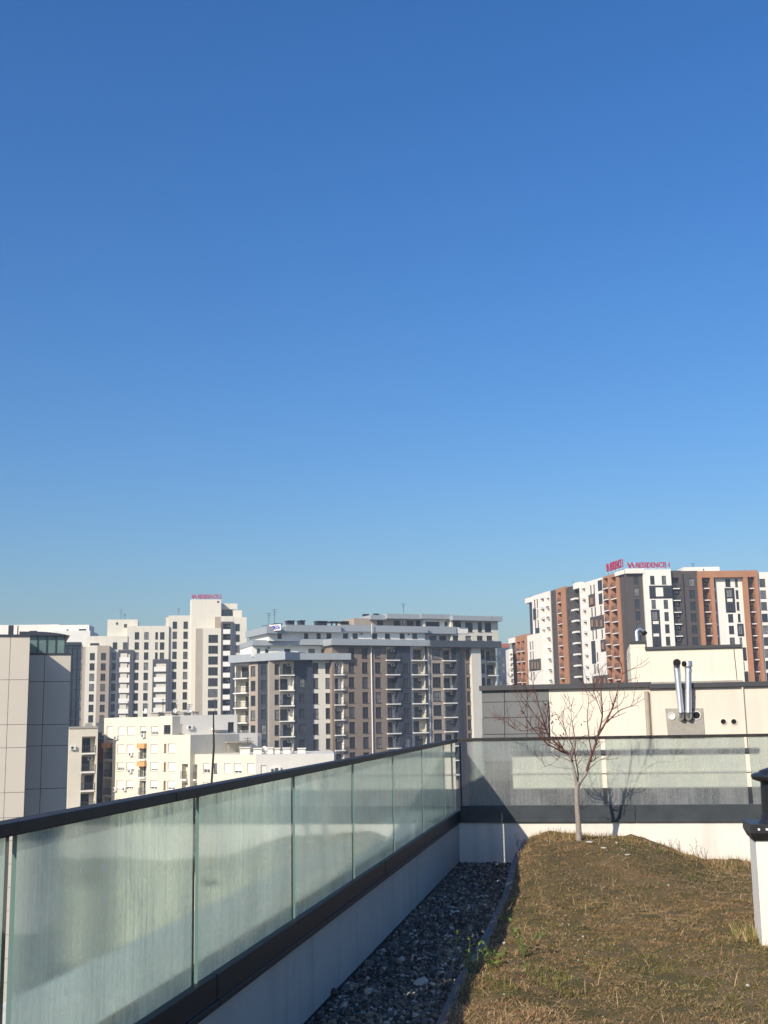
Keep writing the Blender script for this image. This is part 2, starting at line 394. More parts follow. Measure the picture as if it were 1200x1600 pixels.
def pick_main(x, y, n):
    g_ = .35 + patchy(x, y, 1.5, .4) + 1.0*sstep(10.5, 7.5, y)*sstep(-.3, .6, x) + rng.normal(0, .8, n)
    r = rng.random(n)
    rust = (patchy(x, y, 1.15, 3.1) + rng.normal(0, .45, n) > .55) & (rng.random(n) < .6)
    return np.where(rust, 4, np.where(g_ > 1.15, np.where(r < .34, 3, 2), np.where(r < .26, 0, np.where(r < .70, 1, 2))))
X0 = XK+.105
def pick_moss(x, y, n):
    g_ = .2 + patchy(x, y, 1.5, .4) + 1.0*sstep(10.5, 7.5, y)*sstep(-.3, .6, x) + rng.normal(0, .7, n)
    return np.where(g_ > .9, np.where(rng.random(n) < .35, 3, 2), np.where(rng.random(n) < .55, 2, 1))
grass_obj('dry_grass', [
    (120000, (X0, 3.3), (5.9, YW-.05), (.03, .08), (68, 95), .0042, None, pick_main),
    (90000, (X0, 3.0), (5.9, 13.0), (.012, .032), (10, 80), .0040, None, pick_moss),
    (26000, (X0, 3.2), (6.0, YW-.1), (.05, .14), (74, 96), .0036, lambda x, y: patchy(x, y, 2.7, 2.0) > -.1, lambda x, y, n: np.where(rng.random(n) < .5, 0, 1)),
    (700, (X0, 3.2), (6.0, YW-.1), (.08, .20), (30, 85), .0036, None, lambda x, y, n: np.where(rng.random(n) < .6, 0, 1)),
    (2600, (X0-.05, X0+.12), (5.9, 15.0), (.03, .09), (40, 92), .0042, None, lambda x, y, n: np.where(rng.random(n) < .4, 0, 1)),
    (9000, (X0, .0), (5.9, 7.9), (.04, .11), (55, 88), .0040, lambda x, y: patchy(x, y, 2.2, 1.0) > -.3, lambda x, y, n: np.where(rng.random(n) < .42, 0, 1)),
    (3500, (X0, 2.2), (15.6, YW-.03), (.03, .11), (5, 55), .0042, lambda x, y: patchy(x, y, 3.1, .3) > -.3, lambda x, y, n: rng.choice([0, 1, 2, 3], n, p=[.22, .38, .30, .10])),
    (260, (1.05, 1.25), (10.6, 11.3), (.06, .15), (5, 60), .005, None, lambda x, y, n: rng.choice([0, 1, 3], n, p=[.3, .3, .4])),
    (900, (-.95, -.1), (8.2, 9.6), (.03, .09), (10, 70), .0055, lambda x, y: patchy(x, y, 3.0, 1.3) > .1, lambda x, y, n: rng.choice([2, 3], n, p=[.35, .65])),
], 'matted dry brown grass and moss covering the planted roof')

# gravel
ico = []
t_ = (1+5**.5)/2
iv = np.array([(-1,t_,0),(1,t_,0),(-1,-t_,0),(1,-t_,0),(0,-1,t_),(0,1,t_),(0,-1,-t_),(0,1,-t_),(t_,0,-1),(t_,0,1),(-t_,0,-1),(-t_,0,1)])/math.hypot(1,t_)
ifc = np.array([(0,11,5),(0,5,1),(0,1,7),(0,7,10),(0,10,11),(1,5,9),(5,11,4),(11,10,2),(10,7,6),(7,1,8),(3,9,4),(3,4,2),(3,2,6),(3,6,8),(3,8,9),(4,9,5),(2,4,11),(6,2,10),(8,6,7),(9,8,1)])
def stones(n, xr, yr, size, zf, mats, probs, name, keep=None):
    x = rng.uniform(*xr, n); y = rng.uniform(*yr, n)
    if keep is not None: k = keep(x, y); x, y = x[k], y[k]; n = len(x)
    r = size*np.exp(rng.normal(0, .35, n)); 
    q = rng.standard_normal((n, 4)); q /= np.linalg.norm(q, axis=1)[:, None]
    a, b_, c, d = q.T
    Rm = np.stack([np.stack([1-2*(c*c+d*d), 2*(b_*c-a*d), 2*(b_*d+a*c)], -1), np.stack([2*(b_*c+a*d), 1-2*(b_*b_+d*d), 2*(c*d-a*b_)], -1), np.stack([2*(b_*d-a*c), 2*(c*d+a*b_), 1-2*(b_*b_+c*c)], -1)], 1)
    sc3 = np.stack([rng.uniform(.9, 1.5, n), rng.uniform(.7, 1.1, n), rng.uniform(.45, .85, n)], -1)
    L = iv[None]*sc3[:, None, :]*(1+rng.uniform(-.18, .18, (n, 12, 1)))
    V = np.einsum('nij,nkj->nki', Rm, L)*r[:, None, None] + np.stack([x, y, zf(x, y)+r*rng.uniform(-.2, .5, n)], -1)[:, None, :]
    Fc = (ifc[None]+(np.arange(n)*12)[:, None, None]).reshape(-1, 3)
    mi = np.repeat(rng.choice(len(mats), n, p=probs), 20)
    return np_mesh(name, V.reshape(-1, 3), Fc, mats, mi)
gm = [mat('gravel '+k, c, .75, .35, noise=.3, scale=40) for k, c in (('dark', (.060,.055,.047)), ('grey', (.165,.152,.13)), ('tan', (.32,.255,.165)), ('pale', (.58,.53,.44)), ('rust', (.15,.08,.045)))]
me = stones(30000, (XW+.005, XK-.012), (5.2, YW-.01), .0135, lambda x, y: .004+.018*np.exp(-((x-XW)/.05)**2)*0+0*x, gm, [.38,.34,.15,.08,.05], 'gravel')
tag(link('gravel', me), 'dark wet looking gravel strip between white parapet and kerb', 'gravel', kind='stuff')
b = MB(); b.box((XW+.001,-1,-.018),(XK,YW-.001,-.006)); tag(b.build('gravel_bed', MT['membrane']), kind='structure')
me = stones(600, (X0+.1, 3), (6, YW-.2), .0065, lambda x, y: gz(x, y)+.006, [gm[3], gm[2], MT['stone_w']], [.4,.3,.3], 'pebbles', lambda x, y: patchy(x, y, 1.1, 2.4) > .25)
tag(link('pebbles', me), 'pale pebbles scattered in the dry grass', 'pebbles', kind='stuff')
# kerb between gravel and soil: separate lengths
kb = thing('kerb', (XK,6,0), 'grey concrete edging between gravel and planted bed', 'kerb')
yk = -1.0
while yk < YW-.1:
    y1 = min(yk+1.0, YW-.02); m = MB()
    za, zb = (float(max(.09, gz(XK+.15, q)-.045)) for q in (yk, y1))
    j = rng.uniform(-.004, .004)
    m.hexa([(XK+j,yk+.004,-.02),(XK+.095+j,yk+.004,-.02),(XK+.095+j,y1-.004,-.02),(XK+j,y1-.004,-.02),(XK+j,yk+.004,za),(XK+.095+j,yk+.004,za),(XK+.095+j,y1-.004,zb),(XK+j,y1-.004,zb)])
    m.build('kerb_stone', MT['kerb'], kb, bevel=.008); yk = y1

# ================================================================== CITY BUILDINGS
class Fac:
    """a vertical facade plane: through image column px at camera depth w, tangent turned phi from +X"""
    def __init__(s, px, w_, phi, O=None, y=1122):
        s.phi = R(phi) if O is None else phi
        s.t = np.array([math.cos(s.phi), math.sin(s.phi), 0]); s.n = np.array([math.sin(s.phi), -math.cos(s.phi), 0])
        s.O = (CAM + ray(px, y)*w_) if O is None else O
        s.O = np.array([s.O[0], s.O[1], 0.0])
    def off(s, d): return Fac(0, 0, s.phi, s.O + s.n*d)
    def uv(s, x, y):
        d = ray(x, y); k = ((s.O-CAM)@s.n)/(d@s.n); p = CAM+d*k
        return float((p-s.O)@s.t), float(p[2])
    def P(s, u, z, d=0.0): return s.O + s.t*u + s.n*d + np.array([0, 0, z])
    def box(s, m, u0, u1, z0, z1, d0, d1, mi=0):
        """d outward"""
        u0, u1 = min(u0, u1), max(u0, u1); d0, d1 = min(d0, d1), max(d0, d1)
        P = s.P
        m.hexa([P(u0,z0,d1),P(u1,z0,d1),P(u1,z0,d0),P(u0,z0,d0),P(u0,z1,d1),P(u1,z1,d1),P(u1,z1,d0),P(u0,z1,d0)], mi)

WC = {}
def window_mesh(w_, h_, style):
    key = (round(w_, 1), round(h_, 1), style)
    if key in WC: return WC[key]
    w_, h_ = key[0], key[1]; f = .085 if w_ > .9 else .06
    m = MB(); m.box((-w_/2,0,-h_/2),(-w_/2+f,.09,h_/2)); m.box((w_/2-f,0,-h_/2),(w_/2,.09,h_/2))
    m.box((-w_/2+f,0,-h_/2),(w_/2-f,.09,-h_/2+f)); m.box((-w_/2+f,0,h_/2-f),(w_/2-f,.09,h_/2))
    nm = 0 if w_ < .95 else (1 if w_ < 2.0 else 2)
    for i in range(nm):
        x = -w_/2 + w_*(i+1)/(nm+1); m.box((x-f*.45,.005,-h_/2+f),(x+f*.45,.085,h_/2-f))
    if style == 't': m.box((-w_/2+f,.007,-h_*.12-f*.4),(w_/2-f,.083,-h_*.12+f*.4))
    m.box((-w_/2-.04,-.26,-h_/2-.05),(w_/2+.04,-.0,-h_/2-.004), 1)
    fm = m.mesh('window', [MT['wframe'] if style == 'w' else MT['frame'], MT['frame'] if style != 'w' else MT['shutter']])
    pm_ = PANE_B if style == 'b' else (PANE_D if style in 'dt' else PANE)
    p = MB(); p.box((-w_/2+f*.5,.035,-h_/2+f*.5),(w_/2-f*.5,.055,h_/2-f*.5)); pm = p.mesh('pane', pm_)
    sm = None
    if style == 'w':
        s_ = MB(); n = 9
        WC[key+('s',)] = None
    WC[key] = (fm, pm); return WC[key]
SC = {}
def shutter_mesh(w_, h_):
    key = (round(w_, 1), round(h_, 2))
    if key not in SC:
        w_, h_ = key; s_ = MB(); n = max(3, int(h_/.16)); dz = h_/n
        for i in range(n): s_.box((-w_/2+.05,-.02+.004*(i % 2),-dz*(i+1)+.01),(w_/2-.05,.02,-dz*i))
        SC[key] = s_.mesh('shutter', MT['shutter'])
    return SC[key]
BC = {}
def balcony_mesh(w_, out, style):
    key = (round(w_, 1), round(out, 1), style)
    if key in BC: return BC[key]
    w_, out, _ = key; m = MB()
    m.box((-w_/2,-out,-.22),(w_/2,.02,0), 0)
    if style == 'stub':
        m.box((-w_/2,-out,0),(w_/2,-.001,.25), 0); me_ = m.mesh('balcony', [MT['plain'], MT['railing']]); BC[key] = me_; return me_
    if style == 'solid':
        m.box((-w_/2,-out,.0),(w_/2,-out+.15,1.15), 0); 
        if out > .3: m.box((-w_/2,-out+.15,0),(-w_/2+.12,0,1.15)); m.box((w_/2-.12,-out+.15,0),(w_/2,0,1.15))
        me_ = m.mesh('balcony', [MT['plain'], MT['railing']])
    else:
        z1 = 1.05
        for sx in (-1, 1):
            m.box((sx*(w_/2-.03)-.03,-out+.03,0),(sx*(w_/2-.03)+.03,-out+.09,z1), 1)
        m.box((-w_/2,-out+.03,z1),(w_/2,-out+.09,z1+.06), 1)
        m.box((-w_/2+.06,-out+.04,.12),(w_/2-.06,-out+.07,.18), 1)
        n = max(5, int(w_/.24))
        for i in range(1, n):
            x = -w_/2 + w_*i/n; m.box((x-.025,-out+.045,.18),(x+.025,-out+.065,z1), 1)
        if out > .5:
            for sx in (-1, 1): m.box((sx*(w_/2-.03)-.02,-out+.09,z1-.02),(sx*(w_/2-.03)+.02,0,z1+.05), 1)
        me_ = m.mesh('balcony', [MT['plain'], MT['railing']])
    BC[key] = me_; return me_
_ac = MB(); _ac.box((-.42,-.34,-.3),(.42,-.04,.3)); _ac.lathe((0,0,0), [(.01,0),(.01,.001)], 4)
_ac = MB(); _ac.box((-.42,-.34,-.3),(.42,-.04,.3), 0)
_r = []
for j in range(12): g_ = 2*math.pi*j/12; _r.append((-.1+.23*math.cos(g_), -.345, .23*math.sin(g_)))
_ac.poly(_r[::-1], 1); _ac.box((-.35,-.04,-.36),(-.30,0,-.30), 1); _ac.box((.30,-.04,-.36),(.35,0,-.30), 1)
AC = _ac.mesh('air_conditioner', [MT['ac'], MT['railing']])

class Wall:
    def __init__(s, B, F, xl, xr, ytop, mtl, depth=10, zbot=GZ, ybot=None, name='wall', label=None, inner=None):
        s.inner = inner
        s.B, s.F, s.mtl, s.depth, s.name, s.label = B, F, mtl, depth, name, label
        xl = xl if isinstance(xl, tuple) else (xl, ytop); xr = xr if isinstance(xr, tuple) else (xr, ytop)
        s.u0 = F.uv(*xl)[0]; s.u1 = F.uv(*xr)[0]; s.z1 = F.uv((xl[0]+xr[0])/2, ytop)[1]
        s.z0 = zbot if ybot is None else F.uv((xl[0]+xr[0])/2, ybot)[1]
        s.op = []
    def rows(s, a, b, n):
        if n == 1: return [s.F.uv(*a)]
        (ua, za), (ub, zb) = s.F.uv(*a), s.F.uv(*b); return [((ua+ub)/2, za+(zb-za)*i/(n-1)) for i in range(n)]
    def size(s, x, y, wp, hp):
        u0, z0 = s.F.uv(x-wp/2, y); u1, _ = s.F.uv(x+wp/2, y); _, za = s.F.uv(x, y-hp/2); _, zb = s.F.uv(x, y+hp/2)
        return u1-u0, za-zb
    def put(s, u, z, w_, h_, style, d=-.16, shut=None):
        F = s.F; fm, pm = window_mesh(w_, h_, style)
        p = F.P(u, z, d); fo = link('window', fm, s.B, p, F.phi); link('pane', pm, fo, p, F.phi)
        if shut:
            q = F.P(u, z+h_/2-.06, d+.02); link('shutter', shutter_mesh(w_, max(.3, (h_-.12)*shut)), fo, q, F.phi)
        return fo
    def win(s, a, b, n, wp, hp, style='d', extra=0, flush=False, skip=(), shut=None):
        rs_ = s.rows(a, b, n); w_, h_ = s.size(*a, wp, hp); w_, h_ = round(w_, 1), round(h_, 1)
        if extra and n > 1:
            dz = rs_[1][1]-rs_[0][1]; rs_ += [(rs_[-1][0], rs_[-1][1]+dz*(i+1)) for i in range(extra)]
        for i, (u, z) in enumerate(rs_):
            if i in skip or z-h_/2 < s.z0+.2: continue
            sh = (shut() if callable(shut) else shut) if shut else None
            if flush: s.put(u, z, w_, h_, style, flush if isinstance(flush, float) else .05, sh)
            else: s.op.append((u-w_/2, u+w_/2, z-h_/2, z+h_/2, .2, False)); s.put(u, z, w_, h_, style, -.16, sh)
    def log(s, xl, xr, ya, yb, n, hfrac=.9, out=.9, style='rail', depth=1.3, extra=0, door=True, wide=1.0, ymid=None, dstyle='d', acp=.35, white_in=False):
        """column of balconies; ya, yb: y of the first and last slab edge; xl, xr at ya; returns nothing"""
        F = s.F; (ua, za), (ub, zb) = F.uv((xl+xr)/2, ya), F.uv((xl+xr)/2+(yb-ya)*.02, yb)
        u0, u1 = F.uv(xl, ya)[0], F.uv(xr, ya)[0]; w_ = u1-u0
        dz = (zb-za)/(n-1) if n > 1 else -3.0
        for i in range(n+extra):
            z = za+dz*i
            if z < s.z0+1: break
            h_ = abs(dz)*hfrac
            if z+h_ > s.z1-.1: h_ = s.z1-.1-z
            s.op.append((u0, u1, z, z+h_, depth, True))
            c = F.P((u0+u1)/2, z-.01, 0.0)
            link('balcony', balcony_mesh(w_*wide, out, style), s.B, c, F.phi)
            if door:
                dw = round(min(w_*.62, 2.2), 1); side = random.choice((-1, 1))*(w_-dw)*.35
                dh = min(2.2, h_-.1)
                s.put((u0+u1)/2+side, z+.03+dh/2, dw, dh, dstyle, -depth+.05)
            if random.random() < acp:
                link('air_conditioner', AC, s.B, F.P(u1-.6, z+h_-.55, -depth+.04), F.phi)
    def ac(s, x, y, d=0.0):
        u, z = s.F.uv(x, y); link('air_conditioner', AC, s.B, s.F.P(u, z, d), s.F.phi)
    def panel(s, xl, yt, xr, yb, mtl, d=.07, name='panel', d0=.001):
        m = MB(); u0, z1 = s.F.uv(xl, yt); u1, _ = s.F.uv(xr, yt); _, z0 = s.F.uv((xl+xr)/2, yb)
        s.F.box(m, u0, u1, z0, z1, d0, d); return m.build(name, mtl, s.B)
    def done(s):
        F = s.F; m = MB(); P = F.P
        ops = []
        for (a, b, c, d, dep, back) in s.op:
            a, b = max(a, s.u0+.02), min(b, s.u1-.02); c, d = max(c, s.z0+.02), min(d, s.z1-.02)
            if b-a > .1 and d-c > .1: ops.append((a, b, c, d, dep, back))
        us = sorted({s.u0, s.u1, *[o[0] for o in ops], *[o[1] for o in ops]}); zs = sorted({s.z0, s.z1, *[o[2] for o in ops], *[o[3] for o in ops]})
        us = [u for i, u in enumerate(us) if i == 0 or u-us[i-1] > 1e-4]; zs = [z for i, z in enumerate(zs) if i == 0 or z-zs[i-1] > 1e-4]
        A = np.array([o[:4] for o in ops]) if ops else np.zeros((0, 4))
        for k in range(len(zs)-1):
            zc = (zs[k]+zs[k+1])/2; run = None
            cand = A[(A[:, 2] < zc) & (A[:, 3] > zc)] if len(A) else A
            for i in range(len(us)-1):
                uc = (us[i]+us[i+1])/2
                hole = len(cand) and bool(np.any((cand[:, 0] < uc) & (cand[:, 1] > uc)))
                if not hole:
                    if run is None: run = us[i]
                if (hole or i == len(us)-2) and run is not None:
                    e = us[i] if hole else us[i+1]
                    m.poly([P(run,zs[k]),P(e,zs[k]),P(e,zs[k+1]),P(run,zs[k+1])]); run = None
        for a, b, c, d, dep, back in ops:
            k = 1 if back and s.inner else 0
            m.poly([P(a,c),P(a,c,-dep),P(b,c,-dep),P(b,c)][::-1], k); m.poly([P(a,d),P(b,d),P(b,d,-dep),P(a,d,-dep)][::-1], k)
            m.poly([P(a,c),P(a,d),P(a,d,-dep),P(a,c,-dep)][::-1], k); m.poly([P(b,c),P(b,c,-dep),P(b,d,-dep),P(b,d)][::-1], k)
            if back: m.poly([P(a,c,-dep),P(b,c,-dep),P(b,d,-dep),P(a,d,-dep)], k)
        D = s.depth; u0, u1, z0, z1 = s.u0, s.u1, s.z0, s.z1
        m.poly([P(u0,z1),P(u1,z1),P(u1,z1,-D),P(u0,z1,-D)]); m.poly([P(u0,z0),P(u0,z1),P(u0,z1,-D),P(u0,z0,-D)][::-1])
        m.poly([P(u1,z0),P(u1,z0,-D),P(u1,z1,-D),P(u1,z1)][::-1]); m.poly([P(u0,z0,-D),P(u0,z1,-D),P(u1,z1,-D),P(u1,z0,-D)])
        o = m.build(s.name, [s.mtl, s.inner] if s.inner else s.mtl, s.B)
        if s.label: o['label'] = s.label
        return o
def fbox(B, F, xl, xr, yt, yb, mtl, d0, d1, name, label=None, zb=None):
    m = MB(); u0, z1 = F.uv(xl, yt); u1, _ = F.uv(xr, yt); z0 = F.uv((xl+xr)/2, yb)[1] if zb is None else zb
    F.box(m, u0, u1, z0, z1, d0, d1); o = m.build(name, mtl, B)
    if label: o['label'] = label
    return o

# ---------------------------------------------------------------- tan panelled tower at far left
FT = Fac(47, 77, 28)
T = thing('panelled_tower', FT.P(-4, GZ), 'tan panelled tower with dark shaded recess at left edge', 'building')
fbox(T, FT, -190, 46.6, 993, 0, MT['darkp'], -9.0, -.06, 'wall', zb=GZ)
ys_ = [993.5, 1062, 1132, 1168, 1238, 1277]
xs_ = [-190, -155, -121, -86, -52, -18, 16.5, 47]
u = [FT.uv(x, 1000)[0] for x in xs_]; z = [FT.uv(30, y)[1] for y in ys_]
dz = (z[0]-z[1]); z += [z[-1]-dz*.5*(i+1) for i in range(8)]
for i in range(7):
    for j in range(len(z)-1):
        m = MB(); FT.box(m, u[i]+.014, u[i+1]-.014, z[j+1]+.014, z[j]-.014, -.058, 0); m.build('panel', MT['tanp'], T)
fbox(T, FT, -192, 47.6, 990.5, 994.5, MT['slate'], -9.05, .06, 'roof_edge')
FT2 = FT.off(-6)
fbox(T, FT2, 46, 111, 1022.5, 0, MT['darkp'], -9, -.06, 'wall', zb=GZ)
u = [FT2.uv(x, 1030)[0] for x in (44, 70, 111)]; z = [FT2.uv(80, y)[1] for y in (1023, 1065, 1132, 1165, 1232)]; z += [z[-1]-3*(i+1) for i in range(5)]
for i in range(2):
    for j in range(len(z)-1):
        m = MB(); FT2.box(m, u[i]+.02, u[i+1]-.02, z[j+1]+.02, z[j]-.02, -.058, 0); m.build('panel', MT['tanp'], T)
fbox(T, FT2, 44, 111.5, 1020.5, 1023.5, MT['slate'], -9.0, .05, 'roof_edge')
# glazed penthouse with curved metal roof
FT3 = FT2.off(-1.0)
zt, zb_ = FT3.uv(75, 994)[1], FT3.uv(75, 1021.5)[1]
u0, u1 = FT3.uv(30, 1000)[0], FT3.uv(101.5, 1000)[0]
m = MB(); FT3.box(m, u0, u1, zb_, zt, -7, 0); m.build('penthouse', MT['teal'], T)
for k in range(6):
    uu = u0+(u1-u0)*k/5; m = MB(); FT3.box(m, uu-.04, uu+.04, zb_, zt, 0.002, .06); m.build('mullion', MT['slate'], T)
m = MB(); nseg = 10
for k in range(nseg):
    f0, f1 = k/nseg, (k+1)/nseg; h = lambda f: zt+.03+.28*(1-(max(0, f-.35)/.65)**2 if f > .35 else 1)
    a, b_ = u0+(u1+.35-u0)*f0, u0+(u1+.35-u0)*f1
    P = FT3.P
    m.hexa([P(a,zt+.02,.3),P(b_,zt+.02,.3),P(b_,zt+.02,-7.3),P(a,zt+.02,-7.3),P(a,h(f0),.3),P(b_,h(f1),.3),P(b_,h(f1)+.45,-7.3),P(a,h(f0)+.45,-7.3)])
m.build('curved_roof', MT['slate'], T)
fbox(T, FT3, 13, 21.5, 970.5, 990, MT['slate'], -4.5, -3.6, 'roof_vent')
fbox(T, FT3, 27.6, 29.4, 970.5, 990, MT['slate'], -4.3, -4.1, 'roof_pipe')
m = MB(); uu, zz = FT3.uv(66, 985); m.lathe(FT3.P(uu, zz-.5, -3), [(.30,0),(.30,.2),(.24,.35),(.12,.48),(.02,.52)], 12); m.build('roof_vent', MT['wframe'], T)

# dark blue glazed block behind it
FB = Fac(118, 205, 24)
B = thing('glazed_block', FB.P(0, GZ), 'dark blue glazed office block squeezed behind the tan tower', 'building')
W = Wall(B, FB, 90, (127, 1020), 1007, MT['bluegl'], 14); 
for k in range(14):
    y = 1012+k*16
    fbox(B, FB, 90, 127.3-.4*k*.3, y, y+1.2, MT['slate'], 0.0, .12, 'spandrel')
for x in (104, 112, 119.5, 126.5): fbox(B, FB, x, x+.8, 1009, 0, MT['slate'], 0, .18, 'mullion', zb=GZ)
W.done(); fbox(B, FB, 88, 127.6, 1003.5, 1008, MT['slate'], -14, .3, 'roof_edge')

# white buildings far behind
FQ = Fac(70, 470, 15)
B = thing('white_block', FQ.P(0, GZ), 'low white block with long flat roof far behind the tan tower', 'building')
W = Wall(B, FQ, -240, 92, 977.5, MT['v1_white'], 20); W.win((52, 987), (52, 987), 1, 12, 3.2, 'd'); W.done()
W = Wall(B, FQ.off(8), 84, 141, 985.5, MT['white_wall'], 20); W.done()
W = Wall(B, FQ.off(4), 85, 139.5, 976.5, MT['v1_white'], 12); W.win((129, 984.2), (129, 984.2), 1, 12, 3, 'd'); W.win((105.6, 984.5), (105.6, 984.5), 1, 3, 2.2, 'd'); W.done()

# ---------------------------------------------------------------- residence tower (left)
V2 = lambda px, w_: Fac(px, w_, 20)
A = V2(150, 333)
B2 = thing('apartment_tower', A.P(20, GZ), 'stepped off white apartment tower with red roof sign at left', 'building')
W = Wall(B2, A, (134, 1015), (152, 1015), 1010, MT['va_white'], 18); W.win((144.3, 1025.7), (141.8, 1123), 7, 7.9, 11, 'd', extra=4); W.done()
W = Wall(B2, A.off(-.4), (128, 1015), (134.3, 1015), 1010.5, MT['va_pink'], 18, label='rose taupe strip'); W.done()
W = Wall(B2, A.off(.25), (152, 1015), (171.3, 1015), 1008.7, MT['va_brown'], 18, label='taupe brown wall'); W.win((161.7, 1025.7), (159.3, 1123), 7, 7.9, 11, 'd', extra=4); W.done()
W = Wall(B2, A.off(-2), 136, 199.5, 993.8, MT['va_white'], 12)
W.win((179.7, 1009), (179.7, 1009), 1, 7.3, 10.5, 'd'); W.win((195.7, 1009), (195.7, 1009), 1, 7.3, 10.5, 'd')
W.win((178, 1025.5), (176.2, 1106), 6, 6.4, 11, 'd', extra=3); W.win((148, 1006.5), (148, 1006.5), 1, 14, 3.4, 'd'); W.done()
W = Wall(B2, A.off(-4), 168, 215.3, 968, MT['va_white'], 10); W.win((183, 974), (183, 974), 1, 3.2, 3, 'd'); W.win((196.2, 977.6), (196.2, 977.6), 1, 4.6, 5, 'd'); W.done()
C = A.off(-2.3)
W = Wall(B2, C, 198.5, 264, 978, MT['va_white'], 16)
for x0, wp in ((214.4, 7.1), (229.3, 7.1), (253.7, 7.1)):
    n = 8 if x0 < 240 else 3
    W.win((x0, 993.3), (x0-.025*(15.9*(n-1)), 993.3+15.9*(n-1)), n, wp, 11.2, 'd', extra=3 if n == 8 else 0)
W.win((244.9, 993.3), (244.2, 1024.9), 3, 4.2, 11.2, 'd'); W.done()
def balcony_tower(F, xl, xr, ytop, il, ir, ya, yb, n, extra=3, mt=MT['va_grey'], pitch=16.1):
    W = Wall(B2, F, xl, xr, ytop, mt, 7, label='charcoal balcony frame'); W.log(il, ir, ya, yb, n, .86, .12, 'solid', 1.5, extra, acp=.5); W.done()
balcony_tower(A.off(-1.75), (184.3, 1030), (208.2, 1030), 1015.3, 186.6, 202.8, 1033.2, 1113.7, 6)
balcony_tower(A.off(-1.75), (238.4, 1045), (264.4, 1045), 1030, 240.6, 259.4, 1048, 1112, 5)
Fp = A.off(-3)
W = Wall(B2, Fp, 263.2, 298, 961.7, MT['va_white'], 16)
W.win((273.6, 976.7), (271.2, 1103), 9, 6.9, 10.8, 'd', extra=3); W.win((290.4, 976.7), (288.4, 1103), 9, 6.9, 10.8, 'd', extra=3); W.done()
W = Wall(B2, Fp.off(-.3), 259, 263.4, 964.5, MT['va_white'], 15); W.done()
G = A.off(-2.2)
W = Wall(B2, G, 299.5, 345.6, 936.9, MT['va_white'], 16); W.win((341, 940.3), (341, 940.3), 1, 3, 2.4, 'd'); W.done()
W = Wall(B2, G.off(-.5), 297.3, 299.7, 937.3, MT['white_wall'], 15); W.done()
H = A.off(1.5)
W = Wall(B2, H, (317.4, 990), 345.6, 981.4, MT['va_white'], 14); W.win((333.2, 998), (332.4, 1100), 7, 15, 12.2, 'd', extra=3); W.done()
W = Wall(B2, H.off(-.35), (305.9, 990), (317.6, 990), 982, MT['va_pink'], 14, label='rose taupe strip'); W.done()
W = Wall(B2, H.off(-2), 336, 345.4, 963.6, MT['va_brown'], 8); W.done()
W = Wall(B2, H.off(.05), (345.7, 990), (364, 990), 971.2, MT['va_grey'], 14, label='charcoal balcony frame'); W.log(348.7, 359.8, 989.2, 1108.8, 8, .86, .12, 'solid', 1.5, 3, acp=.6); W.done()
J = A.off(.6)
W = Wall(B2, J, 364, 385.4, 964.4, MT['va_white'], 16); W.win((371.4, 980.4), (371.2, 1013.8), 3, 7, 11.2, 'd', extra=8); W.done()
fbox(B2, J, 345.6, 365, 962.8, 973, MT['va_white'], -10, 0.1, 'wall')
W = Wall(B2, A.off(-7), 345.6, 371, 943, MT['va_white'], 8, ybot=966); W.win((354.6, 957.8), (354.6, 957.8), 1, 17, 11, 'd'); W.done()
W = Wall(B2, A.off(-4), 364.4, 378, 953.6, MT['va_white'], 6, ybot=966); W.done()

